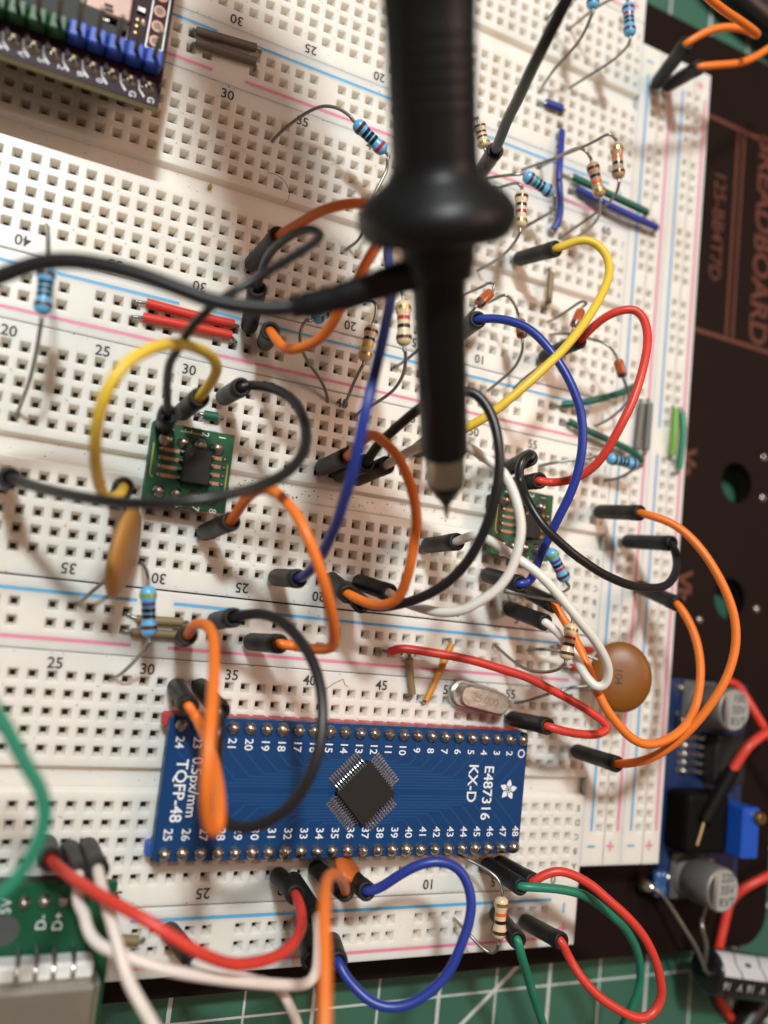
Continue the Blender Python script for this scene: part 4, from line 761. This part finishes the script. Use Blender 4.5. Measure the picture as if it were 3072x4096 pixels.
# ------------------------------------------------------------------ radial electrolytic, red leads and cables at lower right
E0, E1 = V((119.92,-51,-5)), V((143.78,-55.03,-5)); ed_ = (E1-E0).normalized()
ec = thing('electrolytic_capacitor', 'black electrolytic capacitor with a pale stripe lying at the lower right corner', 'capacitor', (E0.x+8, E0.y, -9.3))
ER = 4.4; EL = (E1-E0).length
M().lathe(E0, E1, [(0, ER*.8), (.012, ER*.95), (.03, ER), (.075, ER), (.09, ER*.93), (.12, ER*.93), (.14, ER), (.98, ER), (1, ER*.9)], 40).build('sleeve', mat('cap_sleeve_black', (.010, .010, .011), .3, coat=.3), ec)
side = V((0, 0, 1)).cross(ed_).normalized()
def arc_pt(s, g, r): return E0+ed_*s+(side*math.sin(g)+V((0, 0, 1))*math.cos(g))*r
def arc_patch(s0, s1, g0, g1, r, m, name, parent, n=8):
    q = M()
    for i in range(n):
        a, b = g0+(g1-g0)*i/n, g0+(g1-g0)*(i+1)/n
        q.add([arc_pt(s0, a, r), arc_pt(s1, a, r), arc_pt(s1, b, r), arc_pt(s0, b, r)], [[0, 1, 2, 3]], True)
    return q.build(name, m, parent)
STR = mat('cap_stripe', (.55, .56, .58), .45)
st = arc_patch(0.6, EL, 0.15, 1.36, ER+.03, STR, 'stripe', ec)
for s_ in (4.0, 11.0, 18.0):
    q = M()
    for g0, g1, a, b in ((0.15, 0.75, 1.5, 0), (0.75, 1.36, 0, 1.5)):
        for i in range(6):
            e0, e1 = i/6, (i+1)/6; h0, h1 = g0+(g1-g0)*e0, g0+(g1-g0)*e1; a0, a1 = a+(b-a)*e0, a+(b-a)*e1
            q.add([arc_pt(s_+a0, h0, ER+.07), arc_pt(s_+a0+.34, h0, ER+.07), arc_pt(s_+a1+.34, h1, ER+.07), arc_pt(s_+a1, h1, ER+.07)], [[0, 1, 2, 3]])
    q.build('chevron', INK, st)
    arc_patch(s_+3.0, s_+4.6, .65, .83, ER+.07, INK, 'minus_mark', st, 3)
for s_, ch in ((1.4, '16'), (5.0, 'V'), (8.0, '16'), (11.6, 'V'), (14.6, '16')):
    g = -0.2
    p = arc_pt(s_, g, ER+.06); nn = (p-(E0+ed_*s_)).normalized(); bx = -ed_; by = nn.cross(bx)
    o = text('marking', ch, p+nn*.25, 2.3, STR, ec); o.rotation_euler = Matrix((bx, by, nn)).transposed().to_euler()
leadobj([E0+ed_*.5+V((0, 0, 1)), E0-ed_*1.0+V((0, 0, 1.2))]+[V(p) for p in [(115.56,-45.84,-3.5),(112.67,-42.32,-4),(109.63,-38.28,-5),(107.2,-35.69,-5.5),(105.43,-34.9,-6)]], ec, 0.4)
leadobj([E0+ed_*.5-V((0, 0, .5))+side*1.0, E0-ed_*.4]+[V(p) for p in [(117.64,-45.51,-3),(115.3,-41.9,-2),(115.93,-40.09,-3),(120.4,-38.19,-6),(123.97,-37.17,-8)]], ec, 0.45)
def cable(name, label, color, pts, r, cat='wire', sleeve=None, pin=None):
    t = thing(name, label, cat, pts[0]); M().sweep(smooth(pts, 6, 4), r, 12).build('wire', WIRE[color], t)
    if sleeve: M().sweep(smooth(sleeve, 5, 3), r*1.55, 12).build('sleeve', mat('matt_sleeve', (.004, .004, .004), .6, spec=.12), t)
    if pin: M().sweep(pin, .42, 8).build('pin', GOLD, t)
cable('power_wire', 'red wire slanting off the right edge above the silver can capacitor', 'red', [(121.92,7.11,-7),(123.57,6.68,-5),(123.93,4.82,-3),(125.46,1.07,-1),(128.69,-3.28,0),(136.05,-11.24,1)], 0.95)
cable('power_wire', 'short red wire with a black sleeve and brass pin beside the regulator', 'red', [(131.22,0.19,2),(126.5,-2.34,1),(122.05,-4.92,1),(120.41,-8.03,0),(118.7,-11.78,-1)], 0.95, 'wire', [(119.76,-10.47,-1),(118.36,-12.34,-1),(115.52,-16.57,-1),(112.72,-20.63,-1)], [(112.93,-20.18,-1), (111.25,-25.16,-1)])
cable('power_wire', 'red wire passing under the 220 can and the black capacitor', 'red', [(146.45,-29.41,-4),(136.41,-33.03,-5),(131.51,-36.18,-7),(130.56,-39.19,-9),(129.61,-40.76,-9),(128.7,-44.5,-9),(127.69,-48.47,-9),(128.2,-53.11,-10),(134.31,-59.66,-15),(136.81,-63.6,-16),(140.33,-67.13,-16),(146.71,-73.74,-16)], 0.95)
cable('black_cable', 'thick black cable at the very bottom right corner', 'black', [(162.51,-51.7,-13),(152.98,-59.34,-13.5),(146.56,-63.97,-14),(141.26,-69.3,-14),(137.5,-74.63,-14)], 2.6, 'cable')
cable('grey_cable', 'thin grey wire emerging under the black capacitor', 'grey', [(137.59,-63.66,-16.2),(140.81,-62.58,-16),(145.16,-61.05,-15.5),(153.34,-60,-15)], 0.7, 'cable')
cable('black_cable', 'thick black cable crossing the top right corner', 'black', [(109.15,173.9,-12),(116.97,170.15,-12),(124.87,168.07,-12),(134.6,166.59,-12),(149.82,165.19,-12)], 3.6, 'cable')

# ------------------------------------------------------------------ probe
pr_ = thing('oscilloscope_probe', 'black oscilloscope probe pointing down in the middle', 'probe', (27.86,26.11,35.41))
AX = [(27.86,26.11,35.41),(24.72,31.77,39.14),(19.5,43.99,45.55),(16.97,50.33,49.1),(14.36,56.26,51.45),(12.02,62.3,53.94),(8.91,69.28,57.3),(7.44,72.66,58.74),(5.4,78.06,60.72)]
A0, A1 = V(AX[0]), V(AX[7])
def on_axis(t): return A0+(A1-A0)*t
def seg(name, m, prof, parent, n=36): return M().lathe(A0, A1, prof, n).build(name, m, parent)
Lx = 1122.0
def tt(vy):   # fraction along the axis for a height in the photograph, allowing for the tilt
    best = 0
    for i in range(401):
        p = A0+(A1-A0)*(i/400*1.05)
        c = V([sum(RR[k][j]*(p[j]-CC[j]) for j in range(3)) for k in range(3)])
        y = c[1]/c[2]*1811.09+1106
        if y >= vy: best = i/400*1.05
    return best
T = {y: tt(y) for y in (1118, 1088, 1062, 1046, 1040, 985, 980, 750, 605, 600, 560, 522, 518, 505, 480, 455, 425, 385, 372, 350, 250, 150, 60, 2)}
seg('tip', LEAD, [(0, .1), (T[1088], .48), (T[1062], .62)], pr_)
seg('insulator', PROBE2, [(T[1088]+.002, .55), (T[1062], 1.6), (T[1046], 2.25), (T[1040], 2.35)], pr_)
seg('metal_sleeve', mat('probe_nickel', (.46, .43, .35), .33, 1.0, var=.2, scale=250), [(T[1046], 2.1), (T[1040], 2.38), (T[980], 2.42)], pr_)
seg('barrel', PROBE2, [(T[985], 2.5), (T[980], 2.85), (T[750], 2.9), (T[605], 3.05), (T[600], 3.1)], pr_)
seg('collar', PROBE, [(T[605], 3.3), (T[600], 3.7), (T[560], 4.05), (T[522], 4.15)], pr_)
seg('flange', PROBE, [(T[522], 4.2), (T[518], 7.3), (T[505], 8.0), (T[480], 8.55), (T[455], 8.6), (T[425], 7.6), (T[385], 5.2), (T[372], 4.75), (T[350], 4.6)], pr_, 48)
hp = [(T[372], 4.6), (T[250], 4.5)]
t0, t1 = T[250], T[60]
for k in range(6):
    a = t0+(t1-t0)*k/6; b = (t1-t0)/6; hp += [(a+b*.2, 4.5), (a+b*.35, 4.54), (a+b*.65, 4.54), (a+b*.8, 4.5)]
hp += [(T[2], 4.65), (T[2]+.12, 5.2), (T[2]+.3, 8.6), (T[2]+1.3, 9.2), (T[2]+1.5, 4.5)]  # unseen rear end thickened to make the handle's shadow broader
seg('handle', PROBE, hp, pr_, 48)
M().sweep(smooth([on_axis(T[2]+1.45), on_axis(T[2]+1.8), on_axis(T[2]+2.4)+V((0, 0, -8)), on_axis(T[2]+3.2)+V((0, 0, -35)), on_axis(T[2]+4.2)+V((-20, 0, -90))], 6, 3), 2.2, 14).build('cable', PROBE2, pr_)
gl = thing('ground_lead', 'black probe ground lead sweeping left from the probe collar', 'cable', (12.09,49.74,46.8))
M().sweep(smooth([(14.48,50.64,48.01),(12.28,49.66,46.43),(9.45,48.32,44.4),(6.56,47.12,42.36),(4.03,46.29,40.62),(3.26,46.08,40.1)], 5, 2), [1.75]*8+[1.6]*6+[1.45]*6+[1.25]*6, 14, flat=.8).build('strain_relief', PROBE, gl)
M().sweep(smooth([(3.61,46.23,40.28),(1.29,45.64,39.36),(-2.03,45.42,38.1),(-5.41,45.7,36.9),(-8.86,46.52,35.74),(-12.76,47.42,34.43),(-16.58,47.87,33.1),(-19.83,47.84,31.9),(-22.52,47.24,30.85),(-24.66,46.16,29.95),(-26.34,45.14,29.23),(-28.86,43.61,28.15),(-32.19,41.6,26.72)], 6, 4), .92, 14).build('cord', mat('cord_black', (.014, .014, .015), .33), gl)

# ------------------------------------------------------------------ small dirt
hr = M().sweep(smooth([(8.12,81.72,0.3),(9.28,81.74,0.58),(10.7,81.17,0.78),(11.63,80.12,0.78),(12.04,79.11,0.66),(11.97,78.2,0.49),(11.65,77.54,0.3)], 6, 2), 0.045, 6).build('hair', mat('hair_dark', (.05, .035, .03), .5), org=(10.12,80.37,0))
tag(hr, 'single curled dark hair lying on the board left of the probe', 'hair')
hr = M().sweep([(28.56,0.77,0.15),(29.74,1.64,0.15),(31.18,2.4,0.15)], 0.04, 6).sweep([(31.18,2.4,0.15),(31.6,1.61,0.15),(32.23,1.13,0.15)], 0.04, 6).build('scratch_fibre', MATS['hair_dark'], org=(29.8,1.63,0))
tag(hr, 'bent dark fibre lying right of the 40 label', 'fibre')
YD = mat('yellow_crumb', (.42, .27, .06), .7)
tag(M().lathe((-0.74,77.06,-0.9), (-0.06,76.98,-0.9), [(0, .1), (.15, .45), (.4, .6), (.7, .5), (.9, .3), (1, .05)], 9).build('crumb', YD, org=(-0.36,77.21,-1.3)), 'small yellow crumb in the upper breadboard groove', 'crumb')
ds = M()
def speck(x, y, z, s):
    n = random.randint(4, 6); a0 = random.random()*6; ex = random.uniform(.4, 1)
    ds.quad(*[(x+s*math.cos(a0+2*math.pi*i/n)*random.uniform(.6, 1), y+s*ex*math.sin(a0+2*math.pi*i/n)*random.uniform(.6, 1), z) for i in range(n)])
for k in range(90): speck(random.uniform(8, 50), JY[1]-13.97+random.uniform(-1.1, 1.1), -1.28, random.uniform(.06, .22))
for jy in JY:
    for k in range(60): speck(random.uniform(-30, 75), jy-13.97+random.uniform(-1.2, 1.2), -1.28, random.uniform(.05, .14))
    for k in range(70): speck(random.uniform(-30, 78), jy+random.choice((3.3, 3.2, -31.5, -31.4))+random.uniform(-.15, .1), .02, random.uniform(.05, .16))
    for k in range(170):
        n = random.randint(8, 60); r = random.choice((0, 1, 2, 3, 7, 8, 9, 10)); speck(col(n)+random.choice((-1, 1))*random.uniform(.98, 1.5), jy-r*P-random.uniform(1.0, 1.5), .02, random.uniform(.05, .15))
dd = ds.build('dust', mat('dust_brown', (.075, .055, .035), .8)); dd['kind'] = 'stuff'; dd['label'] = 'dark dust specks scattered over the boards and grooves'
